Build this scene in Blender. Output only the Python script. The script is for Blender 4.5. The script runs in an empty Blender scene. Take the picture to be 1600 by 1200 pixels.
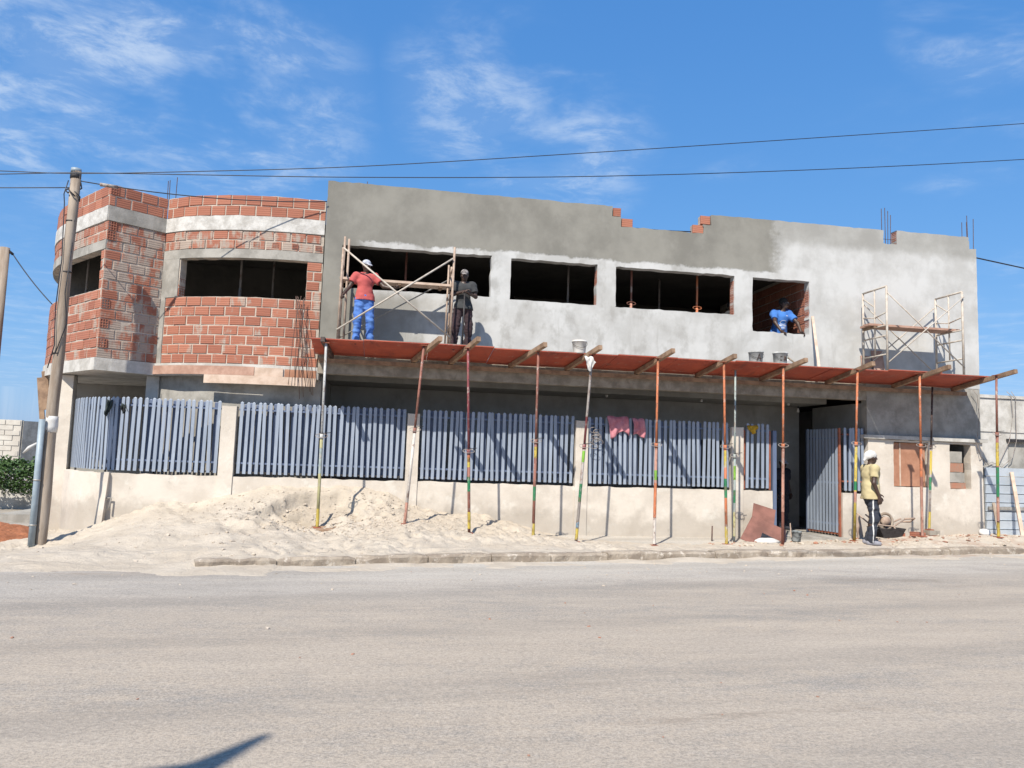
import bpy, math, random
import numpy as np
from mathutils import Vector, Matrix, Euler, noise as mnoise
random.seed(7); rng = np.random.default_rng(7)
S = bpy.context.scene
COL = S.collection
PI = math.pi
# ------------------------------------------------------------------ camera
F_PX = 1190.0; YAW = math.radians(9.5); PITCH = math.atan(116/1190); ROLL = .033
CAM = Vector((0, -15.3, 1.52))
fwd = Vector((math.sin(YAW)*math.cos(PITCH), math.cos(YAW)*math.cos(PITCH), math.sin(PITCH)))
r0 = Vector((math.cos(YAW), -math.sin(YAW), 0)); u0 = r0.cross(fwd)
rt = r0*math.cos(ROLL)+u0*math.sin(ROLL); upv = u0*math.cos(ROLL)-r0*math.sin(ROLL)
cd = bpy.data.cameras.new('camera'); cam = bpy.data.objects.new('camera', cd); COL.objects.link(cam)
m = Matrix((rt, upv, -fwd)).transposed().to_4x4(); m.translation = CAM; cam.matrix_world = m
cd.sensor_width = 36; cd.lens = 36*F_PX/1600; cd.clip_start = .1; cd.clip_end = 3000
S.camera = cam
def ray(x, y): return fwd+rt*((x-800)/F_PX)-upv*((y-600)/F_PX)
def onY(x, y, Y=0.): d = ray(x, y); return CAM+d*((Y-CAM.y)/d.y)
def onZ(x, y, Z=0.): d = ray(x, y); return CAM+d*((Z-CAM.z)/d.z)
def atD(x, y, D): d = ray(x, y); return CAM+d*D
# ------------------------------------------------------------------ world, sun, exposure
EL = math.radians(48.2); AZ = math.radians(31)          # sun high on the street side, to the left
sdir = Vector((-math.sin(AZ)*math.cos(EL), -math.cos(AZ)*math.cos(EL), math.sin(EL)))
W = bpy.data.worlds.new('World'); S.world = W; W.use_nodes = True
nt = W.node_tree; nt.nodes.clear()
def N(t, ty, **kw):
    n = t.nodes.new(ty)
    for k, v in kw.items():
        if k == 'i':
            for a, b in v.items(): n.inputs[a].default_value = b
        else: setattr(n, k, v)
    return n
def L(t, a, b): t.links.new(a, b)
sky = N(nt, 'ShaderNodeTexSky', sky_type='NISHITA', sun_disc=False, sun_elevation=EL,
        sun_rotation=math.atan2(sdir.x, sdir.y), altitude=50, air_density=1.0, dust_density=.7, ozone_density=1.0)
# even out the sky's gradient per channel (the photograph's sky is a flatter, deeper blue)
sep = N(nt, 'ShaderNodeSeparateColor'); L(nt, sky.outputs[0], sep.inputs[0]); hs = N(nt, 'ShaderNodeCombineColor')
for k, (pw, mu_) in enumerate(((.85, .57), (.55, 1.40), (.35, 3.12))):
    a_ = N(nt, 'ShaderNodeMath', operation='POWER', i={1: pw}); L(nt, sep.outputs[k], a_.inputs[0])
    b_ = N(nt, 'ShaderNodeMath', operation='MULTIPLY', i={1: mu_}); L(nt, a_.outputs[0], b_.inputs[0]); L(nt, b_.outputs[0], hs.inputs[k])
tc = N(nt, 'ShaderNodeTexCoord')
# clouds on a flat layer: direction / z
sx = N(nt, 'ShaderNodeSeparateXYZ'); L(nt, tc.outputs['Generated'], sx.inputs[0])
zc = N(nt, 'ShaderNodeMath', operation='MAXIMUM', i={1: .06}); L(nt, sx.outputs[2], zc.inputs[0])
dv = N(nt, 'ShaderNodeVectorMath', operation='DIVIDE'); L(nt, tc.outputs['Generated'], dv.inputs[0])
cb = N(nt, 'ShaderNodeCombineXYZ')
for k in range(3): L(nt, zc.outputs[0], cb.inputs[k])
L(nt, cb.outputs[0], dv.inputs[1])
def wn(scale, detail, rough, off, dist=0.):
    mp = N(nt, 'ShaderNodeMapping'); mp.inputs['Location'].default_value = off
    mp.inputs['Scale'].default_value = (1, 1, 0)
    L(nt, dv.outputs[0], mp.inputs[0])
    n = N(nt, 'ShaderNodeTexNoise', i={'Scale': scale, 'Detail': detail, 'Roughness': rough, 'Distortion': dist})
    L(nt, mp.outputs[0], n.inputs['Vector']); return n
n1 = wn(.8, 4, .55, (2.1, 3.7, 0)); n2 = wn(4.2, 10, .68, (.3, .9, 0), .35); n3 = wn(1.6, 5, .6, (7.3, 1.9, 0), .3)
def mr(x, a, b, c=0., d=1.):
    r = N(nt, 'ShaderNodeMapRange', interpolation_type='SMOOTHSTEP', i={1: a, 2: b, 3: c, 4: d}); L(nt, x, r.inputs[0]); return r.outputs[0]
def mth(op, a, b):
    n = N(nt, 'ShaderNodeMath', operation=op)
    for k, v in enumerate((a, b)):
        if isinstance(v, float): n.inputs[k].default_value = v
        else: L(nt, v, n.inputs[k])
    return n.outputs[0]
field = mr(n1.outputs[0], .55, .75, 0., .55)
for px, py, deg, w in ((120, 70, 13, .95), (330, 170, 12, .9), (760, 140, 8, .7), (880, 215, 8, .75), (1540, -5, 6, .9), (60, 540, 9, .35), (1580, 600, 7, .4)):
    d_ = ray(px, py).normalized(); dt = N(nt, 'ShaderNodeVectorMath', operation='DOT_PRODUCT'); L(nt, tc.outputs['Generated'], dt.inputs[0]); dt.inputs[1].default_value = d_
    field = mth('MAXIMUM', field, mr(dt.outputs['Value'], math.cos(math.radians(deg)), math.cos(math.radians(deg*.15)), 0., w))
field = mth('MULTIPLY', field, mr(n3.outputs[0], .38, .60))
cm = mth('MULTIPLY', field, mr(n2.outputs[0], .42, .66)); cm = mth('ADD', mth('MULTIPLY', cm, .50), mth('MULTIPLY', field, .12))
mx = N(nt, 'ShaderNodeMixRGB'); mx.inputs[2].default_value = (5.2, 5.9, 6.7, 1)
L(nt, cm, mx.inputs[0]); L(nt, hs.outputs[0], mx.inputs[1])
bg = N(nt, 'ShaderNodeBackground', i={'Strength': .106}); L(nt, mx.outputs[0], bg.inputs[0])
wo = N(nt, 'ShaderNodeOutputWorld'); L(nt, bg.outputs[0], wo.inputs[0])
sl = bpy.data.lights.new('sun', 'SUN'); sl.energy = 5.0; sl.angle = math.radians(.5); sl.color = (1, .93, .82)
so = bpy.data.objects.new('sun', sl); COL.objects.link(so); so.rotation_euler = (-sdir).to_track_quat('-Z', 'Y').to_euler()
so.location = (-20, -30, 40)
S.view_settings.view_transform = 'Standard'; S.view_settings.look = 'None'
S.view_settings.exposure = 0.50; S.view_settings.gamma = 1; S.view_settings.use_curve_mapping = False
# ------------------------------------------------------------------ helpers
def tag(o, label, cat, group=None):
    o['label'] = label; o['category'] = cat
    if group: o['group'] = group
    return o
def thing(name, loc, label, cat, group=None):
    o = bpy.data.objects.new(name, None); o.empty_display_size = .2; o.location = loc; COL.objects.link(o)
    return tag(o, label, cat, group)
def wloc(o):
    v = Vector((0, 0, 0))
    while o: v = v+o.location; o = o.parent
    return v
class MB:
    def __init__(s): s.v = []; s.f = []; s.mi = []
    def add(s, vs, fs, mi=0):
        b = len(s.v); s.v += [tuple(p) for p in vs]; s.f += [tuple(b+i for i in f) for f in fs]; s.mi += [mi]*len(fs); return s
    def box(s, c, d, R=None, mi=0):
        hx, hy, hz = d[0]/2, d[1]/2, d[2]/2
        ps = [Vector((x*hx, y*hy, z*hz)) for z in (-1, 1) for y in (-1, 1) for x in (-1, 1)]
        if R is not None: ps = [R @ p for p in ps]
        c = Vector(c)
        return s.add([p+c for p in ps], [(0, 2, 3, 1), (4, 5, 7, 6), (0, 1, 5, 4), (2, 6, 7, 3), (0, 4, 6, 2), (1, 3, 7, 5)], mi)
    def b2(s, a, b, mi=0):
        a = Vector(a); b = Vector(b)
        return s.box((a+b)/2, [abs(b[i]-a[i]) for i in range(3)], None, mi)
    def bar(s, a, b, w, h, up=(0, 0, 1), mi=0):
        a = Vector(a); b = Vector(b); d = (b-a); l = d.length; d.normalize()
        x = d.cross(Vector(up))
        if x.length < 1e-3: x = d.cross(Vector((0, 1, 0)))
        x.normalize(); z = x.cross(d)
        R = Matrix((x, d, z)).transposed()
        return s.box((a+b)/2, (w, l, h), R, mi)
    def tube(s, pts, r, n=8, mi=0, cap=True, closed=False):
        pts = [Vector(p) for p in pts]; k = len(pts)
        rs = r if isinstance(r, (list, tuple)) else [r]*k
        vs = []; prev = None
        for i, p in enumerate(pts):
            if closed: d = pts[(i+1) % k]-pts[i-1]
            else: d = pts[min(i+1, k-1)]-pts[max(i-1, 0)]
            d.normalize()
            if prev is None:
                x = d.cross(Vector((0, 0, 1)))
                if x.length < 1e-3: x = d.cross(Vector((0, 1, 0)))
            else: x = prev-d*prev.dot(d)
            x.normalize(); prev = x; y = d.cross(x)
            for j in range(n):
                a = 2*PI*j/n; vs.append(p+(x*math.cos(a)+y*math.sin(a))*rs[i])
        fs = []
        for i in range(k if closed else k-1):
            for j in range(n):
                a = i*n+j; b = i*n+(j+1) % n; c = ((i+1) % k)*n
                fs.append((a, b, c+(j+1) % n, c+j))
        if cap and not closed: fs += [tuple(range(n))[::-1], tuple((k-1)*n+j for j in range(n))]
        return s.add(vs, fs, mi)
    def lathe(s, prof, c, n=20, mi=0):
        c = Vector(c); vs = []; fs = []
        for r, z in prof:
            for j in range(n): vs.append(c+Vector((r*math.cos(2*PI*j/n), r*math.sin(2*PI*j/n), z)))
        for i in range(len(prof)-1):
            for j in range(n): fs.append((i*n+j, i*n+(j+1) % n, (i+1)*n+(j+1) % n, (i+1)*n+j))
        return s.add(vs, fs, mi)
    def mesh(s, name, mats, off=Vector((0, 0, 0)), smooth=False):
        me = bpy.data.meshes.new(name)
        me.from_pydata([tuple(Vector(p)-off) for p in s.v], [], s.f)
        for mm in (mats if isinstance(mats, (list, tuple)) else [mats]): me.materials.append(mm)
        if len(set(s.mi)) > 1: me.polygons.foreach_set('material_index', s.mi)
        if smooth: me.polygons.foreach_set('use_smooth', [True]*len(s.f))
        me.update(); return me
    def build(s, name, mats, parent=None, smooth=False, loc=None):
        """verts are world coords; object is put relative to its parent"""
        base = wloc(parent) if parent else Vector((0, 0, 0))
        off = Vector(loc) if loc is not None else (base if parent else Vector((0, 0, 0)))
        o = bpy.data.objects.new(name, s.mesh(name, mats, off, smooth)); COL.objects.link(o)
        o.location = off-base
        if parent: o.parent = parent
        return o
def inst(name, me, loc, parent, rz=0., rot=None, scale=None):
    o = bpy.data.objects.new(name, me); COL.objects.link(o)
    o.parent = parent; o.location = Vector(loc)-(wloc(parent) if parent else Vector((0, 0, 0)))
    if rot is not None: o.rotation_euler = rot
    else: o.rotation_euler = (0, 0, rz)
    if scale: o.scale = scale
    return o
def shade(o, on=True):
    o.data.polygons.foreach_set('use_smooth', [on]*len(o.data.polygons)); return o
def lerp(a, b, t): return a+(b-a)*t
def sstep(a, b, x):
    t = np.clip((x-a)/(b-a), 0, 1); return t*t*(3-2*t)
# value noise on numpy arrays (2 or 3 coords)
_P = np.random.default_rng(3).random((64, 64, 64)).astype(np.float32)
def vnoise(x, y, z=0.):
    x, y, z = np.broadcast_arrays(np.asarray(x, float), np.asarray(y, float), np.asarray(z, float))
    xi = np.floor(x).astype(int); yi = np.floor(y).astype(int); zi = np.floor(z).astype(int)
    fx = x-xi; fy = y-yi; fz = z-zi
    fx = fx*fx*(3-2*fx); fy = fy*fy*(3-2*fy); fz = fz*fz*(3-2*fz)
    g = lambda a, b, c: _P[(xi+a) & 63, (yi+b) & 63, (zi+c) & 63]
    return (((g(0,0,0)*(1-fx)+g(1,0,0)*fx)*(1-fy)+(g(0,1,0)*(1-fx)+g(1,1,0)*fx)*fy)*(1-fz)
            + ((g(0,0,1)*(1-fx)+g(1,0,1)*fx)*(1-fy)+(g(0,1,1)*(1-fx)+g(1,1,1)*fx)*fy)*fz)*2-1
def fbm(x, y, z=0., o=4):
    s = 0; a = 1.
    for k in range(o): s = s+a*vnoise(x*2**k+11*k, y*2**k+5*k, z*2**k); a *= .5
    return s
# ------------------------------------------------------------------ materials
def srgb(r, g, b):
    f = lambda c: (c/255/12.92 if c/255 <= .04045 else ((c/255+.055)/1.055)**2.4)
    return (f(r), f(g), f(b), 1)
ALB = .82
def c4(c): return (c[0]*ALB, c[1]*ALB, c[2]*ALB, 1)
class Mat:
    def __init__(s, name, rough=.85, metal=0.):
        s.m = bpy.data.materials.new(name); s.m.use_nodes = True; s.t = s.m.node_tree; s.t.nodes.clear()
        s.o = N(s.t, 'ShaderNodeOutputMaterial'); s.b = N(s.t, 'ShaderNodeBsdfPrincipled', i={'Roughness': rough, 'Metallic': metal})
        L(s.t, s.b.outputs[0], s.o.inputs[0]); s.h = None
        g = N(s.t, 'ShaderNodeNewGeometry'); s.pos = g.outputs['Position']
        s.obj = N(s.t, 'ShaderNodeTexCoord').outputs['Object']
    def noise(s, scale, detail=5, rough=.6, stretch=None, co=None, dist=0., off=(0, 0, 0)):
        v = co or s.pos
        if stretch or off != (0, 0, 0):
            mp = N(s.t, 'ShaderNodeMapping'); mp.inputs['Scale'].default_value = stretch or (1, 1, 1); mp.inputs['Location'].default_value = off
            L(s.t, v, mp.inputs[0]); v = mp.outputs[0]
        n = N(s.t, 'ShaderNodeTexNoise', i={'Scale': scale, 'Detail': detail, 'Roughness': rough, 'Distortion': dist}); L(s.t, v, n.inputs['Vector'])
        return n.outputs[0]
    def rng(s, x, a, b, c=0., d=1., smooth=True):
        r = N(s.t, 'ShaderNodeMapRange', i={1: a, 2: b, 3: c, 4: d})
        if smooth: r.interpolation_type = 'SMOOTHSTEP'
        L(s.t, x, r.inputs[0]); return r.outputs[0]
    def math(s, op, a, b=None):
        n = N(s.t, 'ShaderNodeMath', operation=op)
        for k, v in enumerate((a, b)):
            if v is None: continue
            if isinstance(v, (int, float)): n.inputs[k].default_value = v
            else: L(s.t, v, n.inputs[k])
        return n.outputs[0]
    def xyz(s, co=None):
        n = N(s.t, 'ShaderNodeSeparateXYZ'); L(s.t, co or s.pos, n.inputs[0]); return n.outputs
    def mix(s, fac, a, b, mode='MIX'):
        n = N(s.t, 'ShaderNodeMixRGB', blend_type=mode)
        for k, v in enumerate((fac, a, b)):
            if isinstance(v, (int, float)): n.inputs[k].default_value = v
            elif isinstance(v, tuple): n.inputs[k].default_value = c4(v)
            else: L(s.t, v, n.inputs[k])
        return n.outputs[0]
    def rand(s): return N(s.t, 'ShaderNodeObjectInfo').outputs['Random']
    def col(s, c):
        if isinstance(c, tuple): s.b.inputs['Base Color'].default_value = c4(c)
        else: L(s.t, c, s.b.inputs['Base Color'])
        return s
    def bump(s, h, strength=.3, dist=.02):
        n = N(s.t, 'ShaderNodeBump', i={'Strength': strength, 'Distance': dist}); L(s.t, h, n.inputs['Height'])
        if s.h: L(s.t, s.h, n.inputs['Normal'])
        s.h = n.outputs[0]; L(s.t, s.h, s.b.inputs['Normal']); return s
def simple(name, a, b=None, scale=3., rough=.8, metal=0., bump=0., bscale=30., bdist=.01, stretch=None, lo=.35, hi=.65, rnd=0.):
    M = Mat(name, rough, metal)
    if b is None: b = tuple(x*.75 for x in a[:3])
    c = M.mix(M.rng(M.noise(scale, 6, .62, stretch), lo, hi), a, b)
    if rnd:
        v = M.rng(M.rand(), 0, 1, 1-rnd, 1+rnd, False); n = N(M.t, 'ShaderNodeHueSaturation'); L(M.t, v, n.inputs['Value']); L(M.t, c, n.inputs['Color']); c = n.outputs[0]
    M.col(c)
    if bump: M.bump(M.noise(bscale, 5, .65, stretch), bump, bdist)
    return M.m
# ---- brick: fired clay, grooved, mortar smeared over it to a degree
def brick_mat(name, smear, lo=(.31, .100, .058), hi=(.46, .175, .105), stretchz=.25):
    M = Mat(name, .9)
    base = M.mix(M.rand(), lo, hi)
    base = M.mix(M.math('MULTIPLY', M.noise(9, 5, .7), .55), base, (.36, .17, .12))
    g = M.noise(2.6, 4, .6, off=(4.2, 1.1, 0)); st = M.noise(9., 4, .62, (1., 1., stretchz), off=(1, 2, 3))
    sm = M.math('ADD', M.math('MULTIPLY', g, .55), M.math('MULTIPLY', st, .45))
    sm = M.math('ADD', sm, M.rng(M.rand(), 0, 1, -.045, .045, False))
    f = M.rng(sm, .60-smear, .70-smear)
    M.col(M.mix(M.math('MULTIPLY', f, .86), base, M.mix(M.noise(14, 4, .6), (.46, .40, .33), (.33, .29, .25))))
    z = M.xyz(M.obj)[2]
    wv = M.math('SINE', M.math('MULTIPLY', z, 2*PI/.043))
    M.bump(wv, .35, .004); M.bump(M.noise(40, 4, .7), .4, .006)
    return M.m
BRICK = brick_mat('clay_brick', .06); BRICK_S = brick_mat('clay_brick_smeared', .15); BRICK_C = brick_mat('clay_brick_clean', -.02)
MORTAR = simple('mortar', (.58, .50, .42), (.42, .36, .30), 6, .95, 0, .6, 35, .012)
HOLE = simple('brick_core', (.16, .05, .03), (.10, .03, .02), 9, .95)
# ---- plaster on the long facade: older pale coat, fresh darker coat on top and at the left end
M = Mat('facade_plaster', .92); x, y, z = M.xyz()[0:3]
nb = M.noise(2.2, 5, .62); nf = M.noise(11, 5, .65)
edge = M.math('ADD', M.math('ADD', M.math('MULTIPLY', nb, .26), M.math('MULTIPLY', nf, .10)), -.18)
zz = M.math('ADD', z, edge); xx = M.math('ADD', x, M.math('MULTIPLY', edge, 2.6))
topcoat = M.math('MULTIPLY', M.rng(zz, 5.755, 5.815), M.rng(xx, 8.62, 8.22))
leftcoat = M.math('MAXIMUM', M.rng(xx, -.35, -.75), M.math('MULTIPLY', M.rng(xx, 1.25, .95), M.rng(zz, 5.78, 5.83)))
lowleft = M.math('MULTIPLY', M.rng(xx, 1.0, .3), M.rng(zz, 4.85, 4.6))
band = M.math('MULTIPLY', M.rng(zz, 6.35, 6.6), .55)
f = M.math('MAXIMUM', M.math('MAXIMUM', topcoat, leftcoat), M.math('MAXIMUM', M.math('MULTIPLY', lowleft, .6), band))
blot = M.noise(.9, 6, .62, off=(3, 0, 7)); blot2 = M.noise(3.1, 6, .6, (1, 1, .7), off=(0, 0, 2))
pale = M.mix(M.rng(blot, .38, .62), (.595, .595, .58), (.47, .465, .445))
pale = M.mix(M.math('MULTIPLY', M.math('MULTIPLY', M.rng(blot2, .48, .66), .6), M.rng(xx, 9.5, 5., .35, 1.)), pale, (.33, .32, .295))
dark = M.mix(M.rng(blot, .35, .65), (.285, .275, .24), (.205, .197, .172))
dark = M.mix(M.math('MULTIPLY', M.rng(blot2, .5, .7), .4), dark, (.31, .30, .265))
wet = M.rng(M.noise(1.3, 5, .6, off=(9, 0, 1)), .55, .72)
drip = M.math('MULTIPLY', M.rng(M.noise(3.4, 5, .65, (1, 1, .12), off=(2, 0, 5)), .56, .70), M.rng(zz, 4.9, 4.7, 0, .35))
pale = M.mix(drip, pale, (.30, .29, .265))
M.col(M.mix(f, M.mix(M.math('MULTIPLY', wet, .28), pale, (.36, .36, .35)), dark))
M.bump(f, .5, .010); M.bump(M.noise(4, 5, .6), .10, .015); M.bump(M.noise(45, 4, .65), .22, .004)
PLASTER = M.m
def concrete(name, a, b, sc=2.5, stain=None, bump=.4):
    M = Mat(name, .93)
    c = M.mix(M.rng(M.noise(sc, 6, .65), .36, .64), a, b)
    s = M.rng(M.noise(sc*1.7, 6, .65, (1, 1, .35), off=(5, 1, 2)), .55, .75)
    c = M.mix(M.math('MULTIPLY', s, .55), c, stain or tuple(x*.62 for x in b))
    M.col(c); M.bump(M.noise(9, 6, .7), bump, .015); M.bump(M.noise(55, 3, .6), .2, .004); return M.m
CONC = concrete('raw_concrete', (.42, .40, .36), (.28, .265, .235))
CONC_PALE = concrete('pale_concrete', (.62, .60, .56), (.44, .42, .38), 3.)
CONC_ROUGH = concrete('board_marked_concrete', (.40, .36, .30), (.25, .22, .18), 4., (.13, .11, .09), .8)
CONC_BAND = concrete('rough_cast_band', (.66, .645, .61), (.46, .44, .405), 5., (.30, .28, .25), .8)
INNER = concrete('inner_concrete_shaded', (.13, .12, .105), (.085, .08, .07), 1.2)  # darkness of the rooms is put into this concrete's colour
PLASTER_IN = concrete('inner_plaster', (.36, .35, .32), (.28, .27, .245), 1.5)
M = Mat('boundary_plaster', .92); x, y, z = M.xyz()[0:3]
c = M.mix(M.rng(M.noise(1.1, 6, .65), .36, .64), (.71, .645, .56), (.58, .52, .445))
c = M.mix(M.math('MULTIPLY', M.rng(M.noise(2.3, 6, .7, off=(4, 4, 1)), .52, .66), .6), c, (.76, .725, .65))
damp = M.rng(M.math('ADD', z, M.math('MULTIPLY', M.noise(1.9, 5, .65, off=(1, 7, 3)), -1.25)), .02, -.35)
c = M.mix(M.math('MULTIPLY', damp, .5), c, (.36, .315, .26))
c = M.mix(M.math('MULTIPLY', M.rng(M.noise(6., 6, .72, (1, 1, .5), off=(2, 2, 8)), .6, .74), .5), c, (.30, .26, .21))
M.col(c); M.bump(M.noise(5, 7, .7), .5, .02); M.bump(M.noise(50, 3, .6), .25, .004); BOUND = M.m
SANDWALL = BOUND
# ---- ground
M = Mat('road_surface', .95); x, y, z = M.xyz()[0:3]
ag = M.noise(62, 4, .75); ag2 = M.noise(150, 2, .6); cg = M.noise(16, 5, .7)
asph = M.mix(M.rng(ag, .38, .62), (.19, .175, .155), (.41, .375, .33))
asph = M.mix(M.math('MULTIPLY', M.rng(ag2, .55, .68), .7), asph, (.52, .49, .45))
asph = M.mix(M.math('MULTIPLY', M.rng(cg, .55, .70), .5), asph, (.13, .125, .12))
v = M.math('ADD', y, M.math('MULTIPLY', x, -.19))                        # runs across the road
w1 = M.noise(.25, 5, .6, (.3, 1, 1)); w2 = M.noise(.9, 6, .68, (.35, 1, 1), off=(3, 5, 0)); w3 = M.noise(6, 6, .72, (.5, 1, 1))
vv_ = M.math('ADD', v, M.math('MULTIPLY', M.math('SUBTRACT', w1, .5), 3.4))
mid = M.math('MULTIPLY', M.rng(vv_, -14.2, -11.4), M.rng(vv_, -7.0, -8.8))
d0 = M.math('ADD', M.math('MULTIPLY', w2, .55), M.math('ADD', M.math('MULTIPLY', w3, .30), M.math('MULTIPLY', cg, .22)))
dust = M.rng(M.math('ADD', d0, M.math('ADD', M.math('MULTIPLY', mid, .15), M.math('MULTIPLY', M.rng(vv_, -8.6, -6.2), .13))), .50, .74)
dustc = M.mix(M.rng(w2, .35, .65), (.555, .45, .335), (.50, .42, .33))
dustc = M.mix(M.rng(vv_, -7.6, -6.0), dustc, (.55, .50, .435))
c = M.mix(M.math('MULTIPLY', dust, M.rng(ag, .36, .62, .45, .92)), asph, dustc)
kerbdust = M.math('MULTIPLY', M.rng(M.math('ADD', v, M.math('MULTIPLY', w2, 1.3)), -5.4, -4.0), M.rng(x, -2.6, .4))
c = M.mix(M.math('MULTIPLY', kerbdust, M.rng(cg, .3, .6, .35, .85)), c, (.60, .56, .49))
left = M.math('MULTIPLY', M.math('MULTIPLY', M.rng(M.math('ADD', v, M.math('MULTIPLY', w2, 1.4)), -7.0, -5.8), M.rng(x, 1.5, -1.5)), .14)
c = M.mix(left, c, (.20, .19, .175))
tr_ = M.math('ADD', M.math('SINE', M.math('MULTIPLY', M.math('ADD', v, M.math('MULTIPLY', w1, .5)), 3.6)), M.math('MULTIPLY', w2, 1.2))
c = M.mix(M.math('MULTIPLY', M.rng(tr_, .9, 1.7), .30), c, (.24, .215, .185))
vo = N(M.t, 'ShaderNodeTexVoronoi', feature='DISTANCE_TO_EDGE', i={'Scale': .42}); dm = M.math('MULTIPLY', M.noise(1.4, 6, .7), 1.5); cv = N(M.t, 'ShaderNodeVectorMath', operation='ADD'); L(M.t, M.pos, cv.inputs[0]); L(M.t, dm, cv.inputs[1]); L(M.t, cv.outputs[0], vo.inputs['Vector'])
crk = M.math('MULTIPLY', M.rng(vo.outputs['Distance'], .010, .002), M.rng(M.noise(.3, 3, .6, off=(5, 5, 5)), .48, .56))
c = M.mix(M.math('MULTIPLY', crk, .10), c, (.16, .14, .12))
stk = M.noise(2.6, 7, .75, (.22, 1.2, 1), off=(1, 4, 0))
c = M.mix(M.math('MULTIPLY', M.rng(stk, .50, .66), .26), c, (.27, .235, .195)); c = M.mix(M.math('MULTIPLY', M.rng(stk, .50, .36), .25), c, (.58, .49, .385))
sc1 = M.noise(34, 4, .75, (.7, 1, 1), off=(7, 0, 0))
c = M.mix(M.math('MULTIPLY', M.rng(sc1, .50, .64), .45), c, (.22, .195, .165)); c = M.mix(M.math('MULTIPLY', M.rng(sc1, .46, .34), .40), c, (.62, .54, .45))
st = M.math('MULTIPLY', M.rng(M.noise(.55, 6, .7, (.3, 1.6, 1), off=(8, 2, 0)), .60, .68), M.rng(w3, .4, .6))
c = M.mix(M.math('MULTIPLY', st, .55), c, (.21, .165, .125))
M.col(c); M.bump(cg, .25, .015); M.bump(ag, .7, .010); M.bump(ag2, .4, .004); ROAD = M.m
M = Mat('builders_sand', .97)
c = M.mix(M.rng(M.noise(1.3, 6, .65), .36, .64), (.615, .54, .44), (.545, .47, .375))
c = M.mix(M.math('MULTIPLY', M.rng(M.noise(5, 6, .7, off=(3, 1, 0)), .58, .72), .45), c, (.50, .43, .345))
c = M.mix(M.math('MULTIPLY', M.rng(M.noise(90, 3, .7), .56, .70), .25), c, (.38, .31, .24))
xx_, yy_, zz_ = M.xyz()[0:3]
rub = M.math('MULTIPLY', M.rng(M.noise(2.2, 5, .7, off=(1, 9, 2)), .46, .62), M.rng(xx_, 8.2, 10.3))
c = M.mix(M.math('MULTIPLY', rub, .5), c, (.42, .26, .18))
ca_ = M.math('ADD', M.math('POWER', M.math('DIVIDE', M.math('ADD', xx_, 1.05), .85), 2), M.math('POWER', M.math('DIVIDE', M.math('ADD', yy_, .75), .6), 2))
scoopm = M.math('MULTIPLY', M.rng(M.math('ADD', ca_, M.math('MULTIPLY', M.noise(3.5, 6, .7, off=(7, 7, 0)), 1.6)), 1.75, 1.15), .55)
c = M.mix(scoopm, c, (.41, .34, .255))  # darker sand in the dug-out hollow
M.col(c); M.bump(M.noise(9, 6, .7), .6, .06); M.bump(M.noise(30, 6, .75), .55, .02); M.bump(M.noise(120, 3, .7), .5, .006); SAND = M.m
DIRT = simple('dry_ground', (.44, .37, .30), (.34, .28, .22), .6, .95, 0, .5, 8, .05)
REDSOIL = simple('red_soil', (.42, .16, .075), (.30, .11, .05), 5, .95, 0, .9, 18, .05)
M = Mat('kerb_concrete', .95)
c = M.mix(M.rng(M.noise(3, 6, .7), .38, .62), (.44, .37, .29), (.29, .235, .18))
c = M.mix(M.rng(M.noise(7, 6, .72, off=(1, 1, 1)), .54, .66), c, (.60, .53, .44)); M.col(c)
M.bump(M.noise(14, 6, .75), .9, .03); KERB = M.m
# ---- metal, wood, cloth
def fence_mat(name, a, b, rust=.0):
    M = Mat(name, .55)
    c = M.mix(M.rng(M.noise(5, 5, .6, (1, 1, .2)), .35, .65), a, b)
    c = M.mix(M.math('MULTIPLY', M.rng(M.noise(14, 5, .7, (1, 1, .3), off=(1, 3, 3)), .56, .72), .5), c, tuple(min(.62, v*1.35) for v in a))
    if rust: c = M.mix(M.math('MULTIPLY', M.rng(M.noise(10, 5, .7, off=(6, 3, 3)), .66, .74), rust), c, (.25, .09, .05))
    M.col(M.mix(M.math('MULTIPLY', M.rand(), .25), c, tuple(v*.8 for v in a))); M.bump(M.noise(30, 4, .6), .15, .004); return M.m
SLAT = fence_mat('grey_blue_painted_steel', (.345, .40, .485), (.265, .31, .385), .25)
SLAT_B = fence_mat('grey_blue_painted_steel_shaded', (.15, .195, .30), (.11, .145, .24), .35)  # darker copy of the slat paint, shade behind the front slats coloured in
RUSTRED = simple('red_oxide_steel', (.38, .12, .06), (.24, .075, .045), 8, .7, 0, .3, 40, .004)
M = Mat('red_film_plywood', .6)
k = M.mix(M.rng(M.noise(1.8, 5, .65), .36, .64), (.54, .105, .052), (.38, .072, .042)); k = M.mix(M.math('MULTIPLY', M.rand(), .45), k, (.34, .072, .045))
k = M.mix(M.math('MULTIPLY', M.rng(M.noise(7, 6, .72, off=(3, 3, 3)), .57, .68), .6), k, (.40, .30, .25)); k = M.mix(M.math('MULTIPLY', M.rng(M.noise(3, 6, .7, (1, .3, 1), off=(9, 3, 3)), .56, .70), .6), k, (.12, .04, .03))
M.col(k); M.bump(M.noise(18, 5, .65), .25, .005); PLY_RED = M.m
PLY_EDGE = simple('plywood_grey_top', (.33, .29, .25), (.20, .17, .14), 4, .9, 0, .4, 25, .006)
WOOD = simple('raw_timber', (.38, .25, .16), (.22, .14, .09), 5, .85, 0, .4, 22, .006, (1, 1, 1))
WOOD_PALE = simple('pale_plank', (.66, .52, .42), (.50, .37, .28), 4, .85, 0, .35, 22, .006)
WOOD_PINK = simple('pink_plank', (.52, .33, .25), (.38, .22, .16), 4, .85, 0, .35, 22, .006)
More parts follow.
